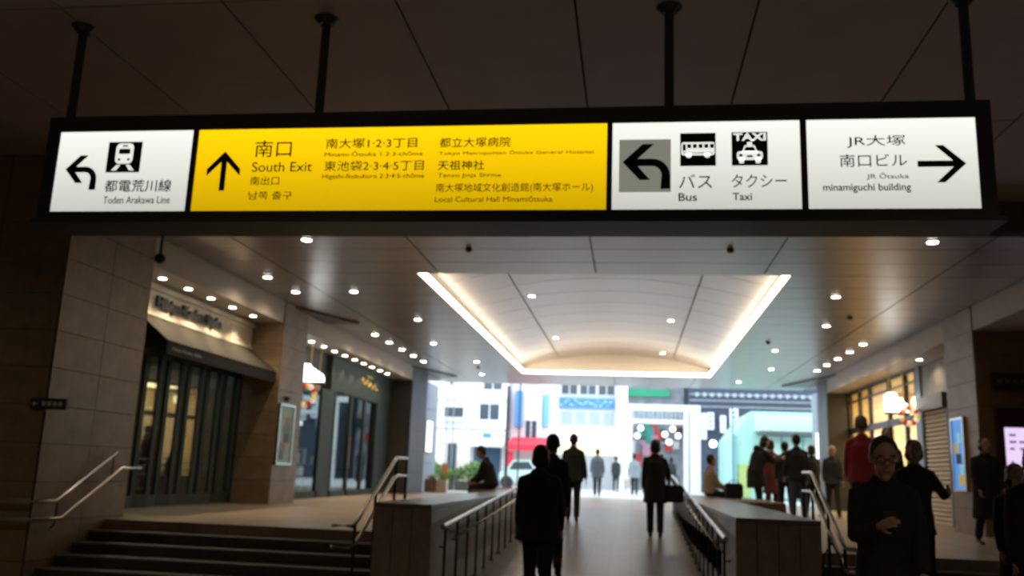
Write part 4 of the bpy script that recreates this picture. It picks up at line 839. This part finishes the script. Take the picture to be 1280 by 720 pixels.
# --- standing group right of the ramp
person('person in a bulky black hooded coat bowing forward behind the right wall', (2.72, 20.6, ZU), -1.15, 1.72, blk, blk, hem=.62, bulk=1.32, lean=.30, head=(.35, 0), arms=((.5, .15, 1.1, .3), (.5, .15, 1.1, .3)), legs=((.3, .2), (.1, .1)), hair='bob', hood=True)
person('person in a dark red coat standing beside the bulky black coat', (3.22, 21.6, ZU), .5, 1.64, wine, wine, hem=.5, bulk=1.12, arms=((.4, .15, .9, .2), (.1, .12, .3, 0)), legs=((.05, .0), (-.05, .05)), hair='bob', scarf=beige)
person('person in a black jacket and jeans walking behind the right stair rail', (3.38, 19.2, ZU), .1, 1.66, blk, jeans, hem=.84, bulk=1.18, arms=((.1, .15, .3, 0), (-.1, .15, .3, 0)), legs=((.1, .02), (-.12, .1)), hair='short')
person('person in dark clothes half hidden left of the one in jeans', (3.42, 20.9, ZU), 0, 1.60, dk, blk, hem=.8, bulk=1.0, hair='short')
t_, h_, M_, s_ = person('person in black with a large bag, left of the two walking at the right exit', (4.2, 21.9, ZU), .4, 1.58, blk, blk, hem=.75, bulk=1.05, arms=((.2, .2, .4, 0), (.1, .15, .3, 0)), hair='bob')
bag('dark bag carried low by the left one of the pair at the right exit', h_[0], .4, .4, .3, .16, blk, .1)
person('grey haired person in dark coat, right of the two walking at the right exit', (4.58, 21.6, ZU), PI, 1.58, dk, dk, hem=.8, bulk=1.1, hair='bald', face=True, arms=((.1, .12, .4, 0), (-.1, .12, .4, 0)))
# --- crowd coming toward the camera at the right
person('person in a red jacket with pale cap behind the man in glasses', (3.41, 14.0, ZU), -.2, 1.70, redc, blk, hem=.8, bulk=1.15, hair='hat', hairm=CL('pale_cap', (.14, .13, .12)), arms=((.1, .15, .2, 0), (.2, .15, .3, 0)))
person('dark haired person in black behind the right shoulder of the man in glasses', (3.93, 14.6, ZU), PI, 1.58, blk, blk, hem=.8, face=True, hair='bob', bulk=1.05)
t_, h_, M_, s_ = person('man in glasses and black coat looking down at his phone, nearest at the right', (1.80, 6.85, 0), PI - .1, 1.84, blk, blk, hem=.62, near=True, bulk=1.08, hair='short', face=True, glasses=True, head=(.28, 0), arms=((.15, .12, .3, .1), (.12, .10, 1.75, .62)), legs=((.22, .04), (-.18, .2)), lean=.05, hairm=mat('hair_grey', (.05, .045, .04), .6), scarf=None)
hh = h_[1]
ph = thing('mobile_phone', 'dark mobile phone held in the raised hand of the man in glasses', 'phone', hh + Vector((0, .015, .01))); MB().box(-.036, .036, -.006, .006, -.06, .07).obj('phone_body', black, ph, bevel=.003)
bag('large black shoulder bag hanging at the left side of the man in glasses', M_ @ Vector((.36, -.05, 1.12)), .2, .28, .42, .2, blk, .3)
person('short person in dark jacket stepping down the right stairs, one elbow out', (2.84, 9.62, ZU - 3 * RISER), PI - .1, 1.50, dk, blk, hem=.72, face=True, hair='bob', arms=((.1, .5, 1.7, .3), (.1, .15, .3, 0)), legs=((.2, .1), (-.15, .25)))
person('person in long dark coat walking before the display screen', (4.9, 13.4, ZU), PI + .1, 1.42, blk, dk, hem=.42, face=True, hair='bob', bulk=1.25, arms=((.1, .12, .5, .1), (.05, .12, .4, .1)), legs=((.18, .02), (-.15, .2)))
person('dark figure cut by the right edge of the photo, taller one', (3.46, 8.3, 0), PI - .4, 1.90, blk, blk, hem=.6, face=True, near=True, hair='bob', bulk=1.2)
person('shorter dark figure close to the display screen at the right edge', (3.62, 9.2, ZU - 5 * RISER), PI, 1.52, blk, blk, hem=.6, face=True, hair='bob', bulk=1.1)
